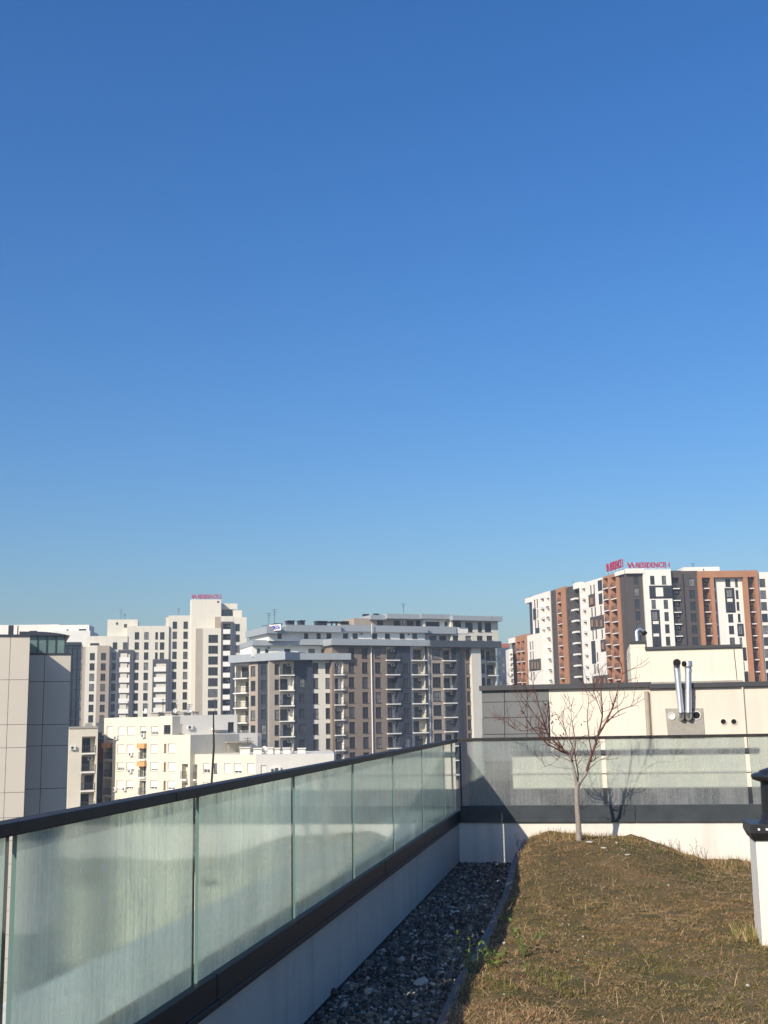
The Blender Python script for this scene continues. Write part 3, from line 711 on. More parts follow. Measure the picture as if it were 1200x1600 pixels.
def to_mesh(o, mtl):
    dg = bpy.context.evaluated_depsgraph_get(); me = bpy.data.meshes.new_from_object(o.evaluated_get(dg)); me.name = 'lettering'
    me.materials.clear(); me.materials.append(mtl)
    n = bpy.data.objects.new('lettering', me); sc.collection.objects.link(n); n.parent = o.parent
    n.location, n.rotation_euler, n.scale = o.location.copy(), o.rotation_euler.copy(), o.scale.copy()
    c = o.data; bpy.data.objects.remove(o); bpy.data.curves.remove(c); n.name = 'lettering'; return n
def roof_sign(name, F, xl, xr, yt, yb, word, label, logo=True, bold=.03):
    u0, z1 = F.uv(xl, yt); u1, _ = F.uv(xr, yt); z0 = F.uv((xl+xr)/2, yb)[1]
    S = thing(name, F.P((u0+u1)/2, z0), label, 'sign')
    m = MB(); F.box(m, u0, u1, z0+.10, z0+.17, -.10, -.03); F.box(m, u0, u1, z1-.35, z1-.28, -.10, -.03); m.build('sign_frame', MT['plain'], S)
    for k in range(5):
        uu = u0+(u1-u0)*(k+.5)/5; m = MB(); F.box(m, uu-.05, uu+.05, z0-.3, z1-.2, -.2, -.11); m.build('bracket', MT['railing'], S)
    def text(s, a, b_, h):
        c = bpy.data.curves.new('lettering', 'FONT'); c.body = s; c.extrude = .06; c.offset = bold; c.size = 1
        o = link('lettering', c, S, F.P(0, 0), 0); c.materials.append(MT['sign_red'])
        bpy.context.view_layer.update(); d = o.dimensions; bb = [Vector(v) for v in o.bound_box]
        sx = (b_-a)/d.x; sy = h/d.y
        o.rotation_euler = (math.pi/2, 0, F.phi); o.scale = (sx, sy, 1)
        mnx = min(v.x for v in bb); mny = min(v.y for v in bb)
        p = F.P(a-mnx*sx, z0+.15+(z1-z0-.15-h)/2-mny*sy, .075)
        o.location = Vector(p-wpos(S)); return to_mesh(o, MT['sign_red'])
    Hh = (z1-z0-.15); L = u1-u0; P = F.P
    if logo:   # V and A as two slanted bars and a wedge
        m = MB(); a = u0+.03*L; e = u0+.20*L; zt_, zb2 = z1-.08*Hh, z0+.15+.06*Hh; q = (e-a)
        def bar(x0, x1, za, zb3, th):
            m.hexa([P(x1,zb3,.002),P(x1+th,zb3,.002),P(x1+th,zb3,-.001),P(x1,zb3,-.001),P(x0,za,.10),P(x0+th,za,.10),P(x0+th,za,.002),P(x0,za,.002)])
        th = q*.16
        bar(a, a+q*.32, zt_, zb2, th*1.3); bar(a+q*.56, a+q*.36, zt_, zb2, th*.7)
        bar(a+q*.56, a+q*.86, zt_, zb2, th*1.3); m.build('emblem', MT['sign_red'], S)
        F.box(m2 := MB(), a+q*.60, a+q*.86, zb2+.28*Hh, zb2+.40*Hh, .003, .08); m2.build('emblem', MT['sign_red'], S)
        text(word, u0+.225*L, u1-.02*L, Hh*.84)
    else: text(word, u0+.04*L, u1-.03*L, Hh*.84)
    return S
roof_sign('roof_sign', G.off(-.4), 297.4, 347.4, 928.3, 937, 'RESIDENCE 2', 'red VA RESIDENCE 2 letters on top of the left tower')

# ---------------------------------------------------------------- middle block with grey cornices
FM = Fac(455, 230, 29)          # lower front part
M2 = Fac(545, 233, 36)          # main front, receding to the right
ML = Fac(420, 230, -28)         # left wing
BM = thing('apartment_block', FM.P(5, GZ), 'broad taupe brick apartment block with stepped light grey cornices', 'building')
# left wing
W = Wall(BM, ML, (367, 1040), (420.5, 1040), 1033, MT['va_white'], 12); 
W.log(368.5, 389, 1059.3, 1105.5, 3, .84, .7, 'rail', 1.5, 4, acp=.6, wide=1.05)
W.done()
m_ = ML.off(.3)
W = Wall(BM, m_, (390, 1040), (402.8, 1040), 1034, MT['va_brown'], 2); W.win((395.7, 1048.6), (395.2, 1118), 4, 7, 15.5, 't', extra=5); W.done()
W = Wall(BM, ML.off(.25), (402.8, 1040), (420.3, 1040), 1034, MT['ink'], 3); W.win((411.5, 1047), (411.5, 1140), 5, 7, 14.5, 't', extra=3); W.done()
# lower front part
W = Wall(BM, FM, (420.5, 1040), (459.8, 1040), 1031, MT['va_pink'], 16, inner=MT['plain'])
W.win((432.2, 1045.8), (433, 1165), 6, 7.2, 16, 't', extra=3); W.log(437.5, 458.7, 1054.3, 1150.3, 5, .86, .6, 'rail', 1.4, 4, acp=.7, wide=1.08); W.done()
W = Wall(BM, FM.off(.3), (459.6, 1040), (488, 1040), 1031, MT['ink'], 16); W.win((471.5, 1067), (472.5, 1163), 5, 9, 14, 't', extra=3); W.done()
W = Wall(BM, FM, (487.8, 1040), (520, 1040), 1031, MT['va_white'], 16)
W.win((492.7, 1044), (494.2, 1163.5), 6, 8.6, 16, 't', extra=3); W.win((512.6, 1044), (514, 1162), 6, 8.8, 16.5, 't', extra=3); W.done()
# main front
W = Wall(BM, M2, (519, 1067), (602, 1067), 1009, MT['brick'], 20, inner=MT['plain'])
W.log(523, 536.2, 1053.7, 1148, 5, .86, .5, 'rail', 1.4, 3, wide=1.1, acp=.7)
for xa, xb, wp in ((548.6, 551.2, 9.2), (569.6, 572.5, 9.2), (590, 592.8, 8.6)):
    W.win((xa, 1020.2), (xb, 1160.5), 7, wp, 16.6, 't', extra=2)
W.log(603.5+0*1, 603.6, 0, 0, 0) if False else None
W.done()
m = MB(); uu = M2.uv(580.5, 1067)[0]; m.tube([M2.P(uu, M2.uv(580, 1010)[1], .12), M2.P(uu, -30, .12)], .13, 8); m.build('downpipe', MT['plain'], BM)
W = Wall(BM, M2, (601.8, 1067), (622.4, 1067), 1009, MT['brick'], 20, inner=MT['plain']); W.log(604, 621.5, 1031, 1145.3, 6, .86, .7, 'rail', 1.4, 3, wide=1.15, acp=.8); W.done()
W = Wall(BM, M2.off(.3), (622.2, 1067), (642, 1067), 1009, MT['ink'], 20); W.win((634, 1044.5), (636.5, 1137), 5, 8.6, 15, 't', extra=3); W.done()
W = Wall(BM, M2, (641.8, 1067), (666, 1067), 1009, MT['va_white'], 20); W.log(644, 663.5, 1031.3, 1144, 6, .86, .7, 'rail', 1.4, 3, wide=1.15, acp=.8); W.done()
W = Wall(BM, M2.off(.4), (666.3, 1067), (668.4, 1067), 1009, MT['navy'], 3); W.done()
W = Wall(BM, M2.off(.2), (668.4, 1067), (671.5, 1067), 1009, MT['va_white'], 3); W.done()
W = Wall(BM, M2, (671.5, 1067), (715.2, 1067), 1011, MT['va_brown'], 20, inner=MT['plain'])
W.win((681.8, 1022.4), (685, 1154), 7, 12.8, 15.5, 't', extra=2); W.log(692.5, 713.6, 1031.8, 1142.4, 6, .86, .7, 'rail', 1.4, 3, wide=1.1, acp=.8); W.done()
W = Wall(BM, M2.off(.9), (715, 1067), (719.8, 1067), 1012, MT['ink'], 20); W.done()
W = Wall(BM, M2, (719.8, 1067), (738.4, 1067), 1012, MT['brick'], 20); W.win((731.5, 1023.2), (736, 1154), 7, 7.8, 15.8, 't', extra=2); W.done()
W = Wall(BM, M2.off(.8), (738.2, 1067), (752.6, 1067), 1012, MT['va_white'], 20, label='cream pier'); W.done()
W = Wall(BM, M2.off(-1.2), (752.4, 1067), (776, 1067), 1005, MT['va_white'], 19)
W.win((753, 1022.5), (754.5, 1066.5), 3, 8, 15.4, 't', extra=3); W.log(759.5, 775.6, 1033, 1054.7, 2, .86, .7, 'rail', 1.4, 4, wide=1.05); W.done()
# cornices
def cornice(F, xl, xr, yt, yb, mtl, over, back, name='cornice'):
    return fbox(BM, F, xl, xr, yt, yb, mtl, -back, over, name)
cornice(FM, 453, 545, 1021.3, 1031.4, MT['cornice'], 1.6, 16)
cornice(ML, 363.5, 452, 1024.5, 1033.5, MT['cornice'], 1.2, 10)
cornice(M2, 514, 667, 998.3, 1009.2, MT['cornice'], 1.3, 20)
cornice(M2.off(.4), 669, 778.5, 1001, 1012, MT['corniced'], 1.3, 20)
# set-back floors
S1 = FM.off(-3.2)
W = Wall(BM, S1, 394, 520, 1009, MT['plain'], 12, ybot=1026)
for x in (404, 417, 449, 487, 507): W.win((x, 1017.5), (x, 1017.5), 1, 5 if x < 430 else 10, 7.5, 'd')
W.ac(420, 1012.5); W.ac(511, 1012.6); W.done()
cornice(S1, 393, 472, 1000.4, 1009, MT['cornice'], 1.0, 12)
cornice(S1.off(.6), 468, 516, 999, 1008.2, MT['cornice'], 1.0, 12)
S2 = M2.off(-4)
W = Wall(BM, S2, 420, 664, 987, MT['plain'], 12, ybot=1003)
for x in (437, 478.5, 498, 514, 540, 555, 585.5, 605.5, 628.5, 648): W.win((x, 993.6), (x, 993.6), 1, 8 if x > 500 else 6.5, 8.2, 'd')
W.ac(564.5, 990.6); W.ac(638, 991); W.done()
cornice(S2, 413.5, 445, 979.7, 990.3, MT['cornice'], 1.3, 12); cornice(S2.off(.5), 444.4, 530, 976.6, 987.8, MT['cornice'], 1.0, 12)
cornice(S2.off(-.3), 529, 664.5, 976.8, 988.2, MT['cornice'], 1.2, 12)
m = MB(); uu, zz = S2.uv(576.5, 984); m.tube([S2.P(uu, zz-1, 1.4), S2.P(uu, zz+1.2, 1.4)], .07, 6); m.build('flag_pole', MT['plain'], BM)
S3 = M2.off(-7.5)
W = Wall(BM, S3, 553, 664, 967, MT['va_brown'], 10, ybot=982)
for x in (594, 620, 641, 655): W.win((x, 974), (x, 974), 1, 10, 8.5, 'd')
W.ac(629, 971.5); W.done()
W = Wall(BM, S3.off(1.2), 661, 706, 966.5, MT['plain'], 10, ybot=1003); W.win((676, 975.4), (676, 975.4), 1, 22, 8, 'd'); W.win((697, 974.5), (697, 974.5), 1, 5, 7, 'd')
for x in (676, 692): W.win((x, 997), (x, 997), 1, 11, 7.5, 'd')
W.done()
fbox(BM, S3.off(1.2), 663, 707, 979.5, 991, MT['cornice'], .01, 1.6, 'parapet'); fbox(BM, S3.off(1.3), 707.3, 727, 981, 990.5, MT['plain'], .01, 1.2, 'parapet')
W = Wall(BM, S3.off(2.4), 704, 777.5, 965, MT['va_white'], 10, ybot=1003)
W.win((714, 975), (714, 975), 1, 13, 9, 'd'); W.win((733, 980), (733, 980), 1, 12, 15, 'd'); W.win((750, 980), (750, 980), 1, 7, 15, 'd'); W.win((762.5, 980), (762.5, 980), 1, 10, 15, 'd')
for x in (712, 732, 750, 765): W.win((x, 997), (x, 997), 1, 9, 7, 'd')
W.done()
cornice(S3, 576, 603, 961.5, 968.5, MT['cornice'], 1.0, 10); cornice(S3.off(1.0), 601.8, 653, 959.3, 967.3, MT['cornice'], 1.0, 10)
cornice(S3.off(1.2), 654, 705, 960, 967.8, MT['cornice'], 1.3, 10); cornice(S3.off(2.4), 702.5, 780, 962.3, 970.5, MT['cornice'], 1.4, 10)
for (xl, xr, yt, yb, bk) in ((445, 456.5, 970.4, 977, -6), (466.5, 476.5, 965.6, 977, -6), (485.5, 493, 965.4, 977, -6), (512.5, 528.5, 966.3, 977, -6)):
    fbox(BM, S2, xl, xr, yt+1.6, yb, MT['navy'], bk-1.6, bk, 'roof_unit'); fbox(BM, S2, xl-.8, xr+.8, yt, yt+1.3, MT['navy'], bk-2, bk+.3, 'roof_unit')
for (xl, xr, yt, yb) in ((581, 589, 956.6, 961.5), (598, 604.5, 955.8, 960), (608, 616, 957.5, 960), (649, 657.5, 958.2, 961), (664, 671, 958, 961), (722, 728, 959.3, 963), (731, 737, 959.5, 963)):
    fbox(BM, S3, xl, xr, yt, yb, MT['navy'], -5, -4, 'roof_unit')
m = MB()
ua, za = S2.uv(533, 969); ub, _ = S2.uv(556, 969); _, zb3 = S2.uv(545, 978)
for k in range(4):
    uu = ua+(ub-ua)*k/3; S2.box(m, uu-.08, uu+.08, zb3, za, -5, -4.84); S2.box(m, uu-.08, uu+.08, zb3, za, -8, -7.84)
S2.box(m, ua-.3, ub+.3, za, za+.18, -8.2, -4.6); m.build('pergola', MT['navy'], BM)
fbox(BM, S2, 553, 588, 966.5, 977, MT['ink'], -6.8, -6, 'roof_unit')
m = MB(); ua, za = S2.uv(418, 975.5); ub, _ = S2.uv(556, 975); n = 60; _, zb3 = S2.uv(480, 978.5)
S2.box(m, ua, ub, za, za+.08, -3.08, -3)
for k in range(n+1):
    uu = ua+(ub-ua)*k/n; S2.box(m, uu-.03, uu+.03, zb3, za, -3.07, -3.01)
m.build('roof_railing', MT['railing'], BM)
# small roof sign on its cornice: a red emblem and blue lettering
FS = Fac(427, 231, -22)
u0, z1 = FS.uv(427.5, 977.3); u1, _ = FS.uv(446, 977.3); z0 = FS.uv(437, 986)[1]
SG = thing('cornice_sign', FS.P((u0+u1)/2, z0, 1.5), 'small white sign with red emblem and blue letters on grey cornice', 'sign')
m = MB(); FS.box(m, u0, u1, z0, z1, 1.4, 1.5); m.build('panel', MT['plain'], SG)
m = MB(); FS.box(m, u0+.1, u0+.22*(u1-u0), z0+.15, z1-.25, 1.501, 1.56); m.build('emblem', MT['sign_red'], SG)
c = bpy.data.curves.new('lettering', 'FONT'); c.body = 'DEXA'; c.extrude = .03; c.offset = .03; c.materials.append(MT['sign_blue'])
o = link('lettering', c, SG, FS.P(0, 0)); bpy.context.view_layer.update(); d = o.dimensions
sx = (u1-u0)*.66/d.x; sy_ = (z1-z0)*.68/d.y; o.scale = (sx, sy_, 1); o.rotation_euler = (math.pi/2, 0, FS.phi); o.location = Vector(FS.P(u0+.27*(u1-u0), z0+.25, 1.54)-wpos(SG)); to_mesh(o, MT['sign_blue'])

# ---------------------------------------------------------------- residence block (right)
VF = Fac(976, 284, 12, y=893)
# left face runs away at azimuth -23 from the corner: its tangent (leftmost to corner) points back towards the camera
VL = Fac(976, 284, -67, y=893)
B1 = thing('apartment_tower', VF.P(0, GZ), 'tall white, terracotta and brown apartment tower with red roof sign at right', 'building')
MTW, MTO, MTG = MT['v1_white'], MT['v1_or'], MT['v1_grey']
# front face, left to right
W = Wall(B1, VF.off(-.3), (976, 900), (1005.2, 900), 891, MTG, 16); W.win((995.3, 906), (998, 1000), 6, 7.6, 13.4, 'd', extra=3); W.done()
fbox(B1, VF.off(-.3), 975.6, 1005.2, 889.3, 896.5, MTW, .001, .9, 'roof_edge')
W = Wall(B1, VF.off(.5), (1005, 900), (1048.4, 900), 889.6, MTW, 16)
W.win((1019.4, 906.3), (1019.4, 906.3), 1, 7, 13.3, 'd'); W.win((1037.5, 906.3), (1037.5, 906.3), 1, 7, 13.3, 'd')
W.win((1021.5, 944), (1021.5, 944), 1, 7, 13.3, 'd'); W.win((1040, 944), (1044.6, 1001.5), 4, 7.2, 13.3, 'd', extra=3)
W.panel(1014, 915.2, 1049.5, 935, MT['navy'], .12, 'dark_frame'); W.panel(1024, 918.2, 1035.5, 932, MTW, .2, 'infill_panel')
W.win((1019, 925), (1019, 925), 1, 8, 14, 'd', flush=.16); W.win((1042, 925), (1042, 925), 1, 10, 14, 'd', flush=.16)
W.panel(1016.6, 952.8, 1030, 1025, MT['navy'], .12, 'dark_frame')
for k in range(3): W.win((1022.8+k*.9, 962.5+k*19.4), (1022.8+k*.9, 962.5+k*19.4), 1, 8, 13.5, 'd', flush=.16)
for k in range(2): W.panel(1019.8+k*.8, 970+k*19.4, 1028.6+k*.8, 975.2+k*19.4, MTW, .2, 'infill_panel')
W.done()
W = Wall(B1, VF.off(-.4), (1048.2, 900), (1064.3, 900), 891.5, MTG, 16); W.log(1050.4, 1061.5, 919.2, 993.5, 5, .9, .5, 'rail', 1.2, 4, acp=.9)
W.done()
W = Wall(B1, VF.off(-.2), (1064.1, 900), (1090.2, 900), 892, MTG, 16); W.win((1080.3, 910), (1087.3, 1002), 6, 9.2, 12.8, 'd', extra=3); W.done()
m = MB(); uu = VF.uv(1066.5, 900)[0]; m.tube([VF.P(uu, VF.uv(1066, 896)[1], 0), VF.P(uu, -30, 0)], .14, 6); m.build('downpipe', MT['navy'], B1)
# terracotta portal
Fo = VF.off(.6)
for xl, xr in ((1090, 1096.2), (1109.3, 1114.7), (1161, 1167.6), (1178.7, 1183.6)): fbox(B1, Fo, xl, xr, 899, 0, MTO, -3, 0, 'portal_column', zb=GZ)
fbox(B1, Fo, 1090, 1183.6, 892.3, 902, MTO, -3.1, .03, 'portal_beam')
for il, ir, x0 in ((1096, 1109.5, 1), (1167.5, 1178.9, 2)):
    W = Wall(B1, VF.off(-1.0), (il, 900), (ir, 900), 895, MT['v1_or2'], 14); W.log(il+.4, ir-.4, 919, 1068, 9, .88, .7, 'rail', .9, 3, acp=.9, wide=.92); W.done()
W = Wall(B1, VF.off(-.6), (1114.5, 900), (1161.2, 900), 895, MTW, 14)
W.win((1137.3, 910.5), (1137.3, 910.5), 1, 8.4, 12.8, 'd'); W.win((1151.3, 910.5), (1152.6, 947), 3, 4.6, 13, 'd'); W.win((1155.2, 965.5), (1155.2, 965.5), 1, 4.6, 13, 'd')
W.win((1142, 965.8), (1144.4, 1002.5), 3, 8.4, 13, 'd'); W.win((1158, 1002.5), (1158, 1002.5), 1, 4.6, 13, 'd')
W.win((1116, 911), (1121.5, 1003), 6, 3.6, 13, 'd')
W.panel(1131.8, 919, 1146.6, 957, MT['navy'], .12, 'dark_frame'); W.panel(1135.8, 935.4, 1144, 940.4, MTW, .2, 'infill_panel')
W.win((1139, 927.5), (1139, 927.5), 1, 9, 12, 'd', flush=.16); W.win((1141, 948.5), (1141, 948.5), 1, 9, 12, 'd', flush=.16)
for (xl, yt, xr, yb) in ((1151.5, 974.6, 1161.2, 994), (1157.3, 1011.6, 1165.2, 1032), (1160.2, 1049.2, 1168.6, 1067)):
    W.panel(xl, yt, xr, yb, MT['navy'], .12, 'dark_frame'); W.win(((xl+xr)/2+.3, (yt+yb)/2), ((xl+xr)/2+.3, (yt+yb)/2), 1, 6, 14, 'd', flush=.16)
W.win((1161.3, 1040.5), (1161.3, 1040.5), 1, 4.8, 13, 'd')
W.done()
W = Wall(B1, VF, (1183.4, 900), (1262, 900), 893.5, MTW, 16)
for x in (1191, 1210, 1228): W.win((x, 910.7), (x+7.4, 1002), 6, 9.2, 12.7, 'd', extra=3)
W.done()
W = Wall(B1, VF.off(-8), 1067.5, 1124, 886, MTW, 7, ybot=896); W.win((1099.4, 889.9), (1099.4, 889.9), 1, 2, 2.6, 'd'); W.done()
# left face (seen obliquely): order from the corner outwards
def lface(xl, xr, yt, mtl, d=0.0, depth=14, ym=None, **k):
    # tops follow perspective: use the level of the roof, taken at the corner
    return Wall(B1, VL.off(d), (xl, yt), (xr, yt), yt, mtl, depth, **k)
W = lface(965, 975.9, 893, MTG, -.3); W.done()
fbox(B1, VL.off(-.3), 963.5, 976.6, 894.5, 899, MTW, .001, .6, 'roof_edge')
W = lface(941, 966, 898, MTO)
W.log(943.6, 950, 919, 1060, 9, .9, .3, 'rail', 1.2, 2, acp=.9); W.log(955, 962.6, 917.5, 1062, 9, .9, .3, 'rail', 1.2, 2, acp=.9); W.done()
W = lface(904.5, 941.2, 907.5, MTW)
W.log(909.3, 914.8, 933, 1056, 8, .8, .15, 'solid', 1.3, 2, door=False, acp=.2)
W.win((921.6, 922), (930.5, 1045), 8, 2.6, 13.5, 'd', skip=(1, 3)); W.win((926.7, 920.5), (935.5, 1044), 8, 2.6, 13.5, 'd', skip=(1, 3, 5))
W.win((938, 953.5), (942.5, 1009), 4, 2.6, 13.5, 'd', skip=(1,))
W.panel(934.3, 907.6, 940.6, 923, MT['navy'], .1, 'dark_frame'); W.panel(935.6, 928, 941, 944, MT['navy'], .1, 'dark_frame')
for (xl, yt, xr, yb, n) in ((919.8, 930, 929.8, 948, 1), (922.3, 965, 943.8, 983, 3), (938.5, 1000, 946.2, 1018, 1), (927, 1056.5, 949, 1074, 3)):
    W.panel(xl, yt, xr, yb, MT['v1_grey'], .1, 'brown_frame')
    for k in range(n):
        x = xl+(xr-xl)*(k+.5)/n; W.win((x, (yt+yb)/2), (x, (yt+yb)/2), 1, (xr-xl)/n*.45, 12, 'b', flush=.14)
W.panel(924, 1002, 930, 1037, MT['navy'], .1, 'dark_frame')
W.done()
W = lface(896, 904.7, 915.5, MTG, -1.2)
W.log(896.8, 904, 936, 1058, 8, .8, 1.0, 'stub', 1.0, 2, wide=1.0, door=False, acp=0); W.done()
fbox(B1, VL, 895.8, 905, 912, 920, MTW, -1.4, .1, 'roof_edge')
W = lface(882, 896.2, 918, MTG, -.3)
W.win((888, 922), (893, 1062), 9, 1.8, 10, 'd'); W.win((892.5, 921), (897, 1062), 9, 1.4, 10, 'd'); W.done()
W = lface(868, 882.3, 918.5, MTO); W.log(871.3, 876.8, 941, 1060, 8, .92, .2, 'rail', 1.2, 2, acp=.5); W.done()
W = lface(858.5, 868.2, 922.5, MTG, -.3); W.win((864, 932), (868, 1060), 8, 1.4, 10, 'd'); W.done()
W = lface(830.5, 858.7, 927.5, MTW)
W.win((834.6, 943.5), (840.5, 1056), 8, 2.4, 12.5, 'd', skip=(1, 3, 6)); W.win((838.8, 942.5), (844.5, 1056), 8, 2.2, 12.5, 'd', skip=(3, 4, 6))
W.log(844.4, 850.2, 947.5, 1062, 8, .78, .12, 'solid', 1.3, 2, door=False, acp=.2); W.log(853.8, 858.3, 946.3, 1061, 8, .75, .5, 'stub', 1.2, 2, door=False, acp=.1)
for (xl, yt, xr, yb) in ((833, 951.5, 837.5, 968.5), (836.5, 982, 843, 1015)): W.panel(xl, yt, xr, yb, MT['navy'], .1, 'dark_frame')
W.done()
W = lface(826.5, 830.7, 932, MT['navy'], -.8); W.done()
fbox(B1, VL, 821.5, 830.9, 935.5, 942, MTW, -3, .3, 'roof_edge')
# lower wing further left
VK = Fac(830, 345, -67, y=960)
W = Wall(B1, VK, (823.5, 1000), (845, 1000), 991, MTW, 12); W.win((827.5, 1009), (831, 1056), 4, 2.2, 12, 'd', skip=(2,)); W.win((831.5, 1008), (835, 1056), 4, 2.2, 12, 'd', skip=(2,))
W.panel(827, 1031.5, 845, 1048, MT['v1_grey'], .1, 'brown_frame')
for x in (832, 836.5, 841): W.win((x, 1039.6), (x, 1039.6), 1, 2.4, 12, 'b', flush=.14)
W.done()
W = Wall(B1, VK, (805, 1000), (823.7, 1000), 992.5, MTO, 12); W.log(808, 812.6, 1018, 1066, 4, .95, .3, 'rail', 1.2, 2, acp=.8); W.log(815, 819.6, 1017, 1066, 4, .95, .3, 'rail', 1.2, 2, acp=.8); W.done()
W = Wall(B1, VK.off(-.6), (799.5, 1010), (805.2, 1010), 999, MTG, 12); W.done()
fbox(B1, VK, 795.7, 805.2, 998, 1004.8, MTW, -6, .3, 'roof_edge')
W = Wall(B1, Fac(797, 352, 12), (795.5, 1020), (801, 1020), 1014, MTW, 8); W.log(797, 800.8, 1026, 1068, 6, .6, .5, 'stub', 1.0, 2, door=False, acp=0); W.done()
SGR = roof_sign('roof_sign', VF.off(.2), 977, 1047.3, 878.3, 889, 'RESIDENCE 1', 'large red VA RESIDENCE 1 roof sign facing front, on the right tower')
SGL = roof_sign('roof_sign', VL.off(.1), 946, 974.8, 880.5, 892.5, 'VA RESIDENCE 1', 'narrow red VA RESIDENCE 1 sign seen edge on, left of the large one', logo=False)

# hazy far glass block between the two
FZ = Fac(785, 620, 8)
B = thing('far_tower', FZ.P(0, GZ), 'bluish far tower in the gap left of the terracotta wing', 'building')
W = Wall(B, FZ, 776.5, (797, 1020), 1012, MT['bluegl'], 20)
for x in (781, 786.5, 792): W.win((x, 1020), (x+.6, 1068), 6, 3.4, 5.5, 'd')
W.done(); fbox(B, FZ, 782, 797, 1005.5, 1012, MT['red'], -12, -1, 'roof')
FZ = Fac(390, 560, 8)
B = thing('far_tower', FZ.P(0, GZ), 'bluish far block just visible right of the left tower', 'building')
W = Wall(B, FZ, 384, 402, 1013, MT['bluegl'], 15); W.win((391, 1018), (391, 1018), 1, 6, 3, 'd'); W.done()
W = Wall(B, FZ.off(2), 386.5, 392.5, 1011, MT['slate'], 5); W.done()

# ---------------------------------------------------------------- cream flats below
FC = Fac(269, 176, -32)
BC_ = thing('cream_flats', FC.P(-5, GZ), 'old cream apartment block with terraces and roller shutters, below the towers', 'building')
sh = lambda: random.choice((1.0, 1.0, .8, .8, .62))
FG = lambda px, w_, a=36: Fac(px, w_, a)
# top level
W = Wall(BC_, FC, (176.7, 1130), (269.2, 1130), 1120.3, MT['cream'], 13)
for xa, n0 in ((189, 6), (203.6, 6), (241, 6)):
    W.win((xa, 1141.8), (xa-.4, 1141.8+28.2*3), 4, 11.6, 13.2, 'w', extra=4, shut=sh)
W.win((223.6, 1141), (223.6, 1141), 1, 9.6, 12.6, 'w', shut=.6)
W.log(218.6, 228.8, 1186, 1242.4, 3, .80, .35, 'rail', .7, 4, acp=0, dstyle='w')
W.win((261.2, 1139.6), (261.2, 1139.6), 1, 10.6, 14, 'd')
W.win((258.8, 1169), (258.6, 1227), 3, 5.4, 14, 'b', extra=2); W.win((269.5, 1169), (269.3, 1227), 3, 11.4, 14, 'w', extra=3, shut=sh)
for x, y in ((183, 1152.6), (225.5, 1149.5), (206, 1178.5), (205, 1205), (181, 1233.5), (196, 1233)): W.ac(x, y)
for y in (1164, 1192): fbox(BC_, FC, 217.6, 229.4, y-2.5, y+5.2, MT['awning'], .05, .5, 'awning')
W.done()
W = Wall(BC_, FC.off(-1.2), (162.7, 1130), (176.9, 1130), 1121.8, MT['cream'], 12)
W.win((171.5, 1146), (171.5, 1146), 1, 10, 22, 'w', shut=.9); W.log(164.5, 175.8, 1186, 1242, 3, .85, .3, 'rail', 1.0, 4, acp=.3); W.done()
fbox(BC_, FC.off(-1.2), 163.8, 176, 1161, 1168, MT['awning'], .02, .6, 'awning')
G1 = FG(269, 176.5)
W = Wall(BC_, G1, (269, 1130), (370.8, 1130), 1117.2, MT['creamside'], 10); 
W.win((280.8, 1139), (280.8, 1139), 1, 9, 15, 'd'); W.win((361, 1136), (361, 1136), 1, 10, 15, 'd'); W.ac(296.5, 1136.5)
W.done(); fbox(BC_, G1, 330, 350, 1137.3, 1140.6, MT['creamside'], .05, 1.2, 'awning')
# second level
FC2 = FC.off(1.0)
W = Wall(BC_, FC2, (260, 1160), (297.4, 1160), 1148.6, MT['cream'], 14)
W.win((267.8, 1169), (267.8, 1227), 3, 11.6, 14, 'w', extra=3, shut=sh)
W.log(284, 293.4, 1217, 1245.6, 2, .82, .35, 'rail', .8, 4, acp=0, dstyle='b'); W.done()
G2 = FG(297.2, 175)
W = Wall(BC_, G2, (297.2, 1160), (402.5, 1160), 1146.2, MT['creamside'], 12)
for x, wp, st in ((309.5, 12, 'w'), (339, 11.5, 'w'), (352, 9.5, 'w')): W.win((x, 1168), (x, 1168), 1, wp, 15.5, st, shut=.95)
W.ac(324, 1164.5); W.win((366, 1167), (366, 1167), 1, 6, 15, 'd'); W.done()
# third level in front, with terrace roof
FC3 = Fac(400, 163, -32)
W = Wall(BC_, FC3, (296.8, 1190), (400, 1190), 1179, MT['cream'], 16)
W.log(298.6, 308, 1217.5, 1246, 2, .82, .35, 'rail', .8, 4, acp=0, dstyle='t')
for (x, wp) in ((322.5, 10.5), (336.6, 5.4), (355, 10.6), (371.4, 12), (392, 11)):
    st = 'w' if wp > 6 else 'd'
    W.win((x, 1200.5), (x-.2, 1230.5), 2, wp, 15.5, st, extra=4, shut=sh if st == 'w' else None)
W.done()
G3 = FG(400, 163, 14)
W = Wall(BC_, G3, (399.8, 1190), (522, 1190), 1178.5, MT['creamside'], 14); W.win((412, 1205), (412, 1205), 1, 9.5, 18, 'w', shut=.97); W.ac(427, 1203.5); W.ac(434, 1202); W.done()
for (xl, xr, yt) in ((373, 388, 1170), (394, 407, 1171.5), (416.5, 425, 1170.5), (428.5, 436, 1171.3), (441, 453, 1171), (464.5, 477, 1171.5)):
    fbox(BC_, G3, xl, xr, yt, 1181, MT['shutter'], -5, -3.6, 'chimney'); fbox(BC_, G3, xl-1, xr+1, yt-1.8, yt-.2, MT['creamside'], -5.2, -3.4, 'chimney_cap')
for (xl, xr, yt) in ((215, 226, 1115), (236, 247, 1114), (258, 266, 1115.5), (290, 298, 1113.5), (312, 318, 1112.5)):
    fbox(BC_, G1 if xl > 268 else FC, xl, xr, yt, 1122, MT['patch'], -4, -2.6, 'chimney'); fbox(BC_, G1 if xl > 268 else FC, xl-1, xr+1, yt-1.7, yt-.2, MT['patch'], -4.2, -2.4, 'chimney_cap')
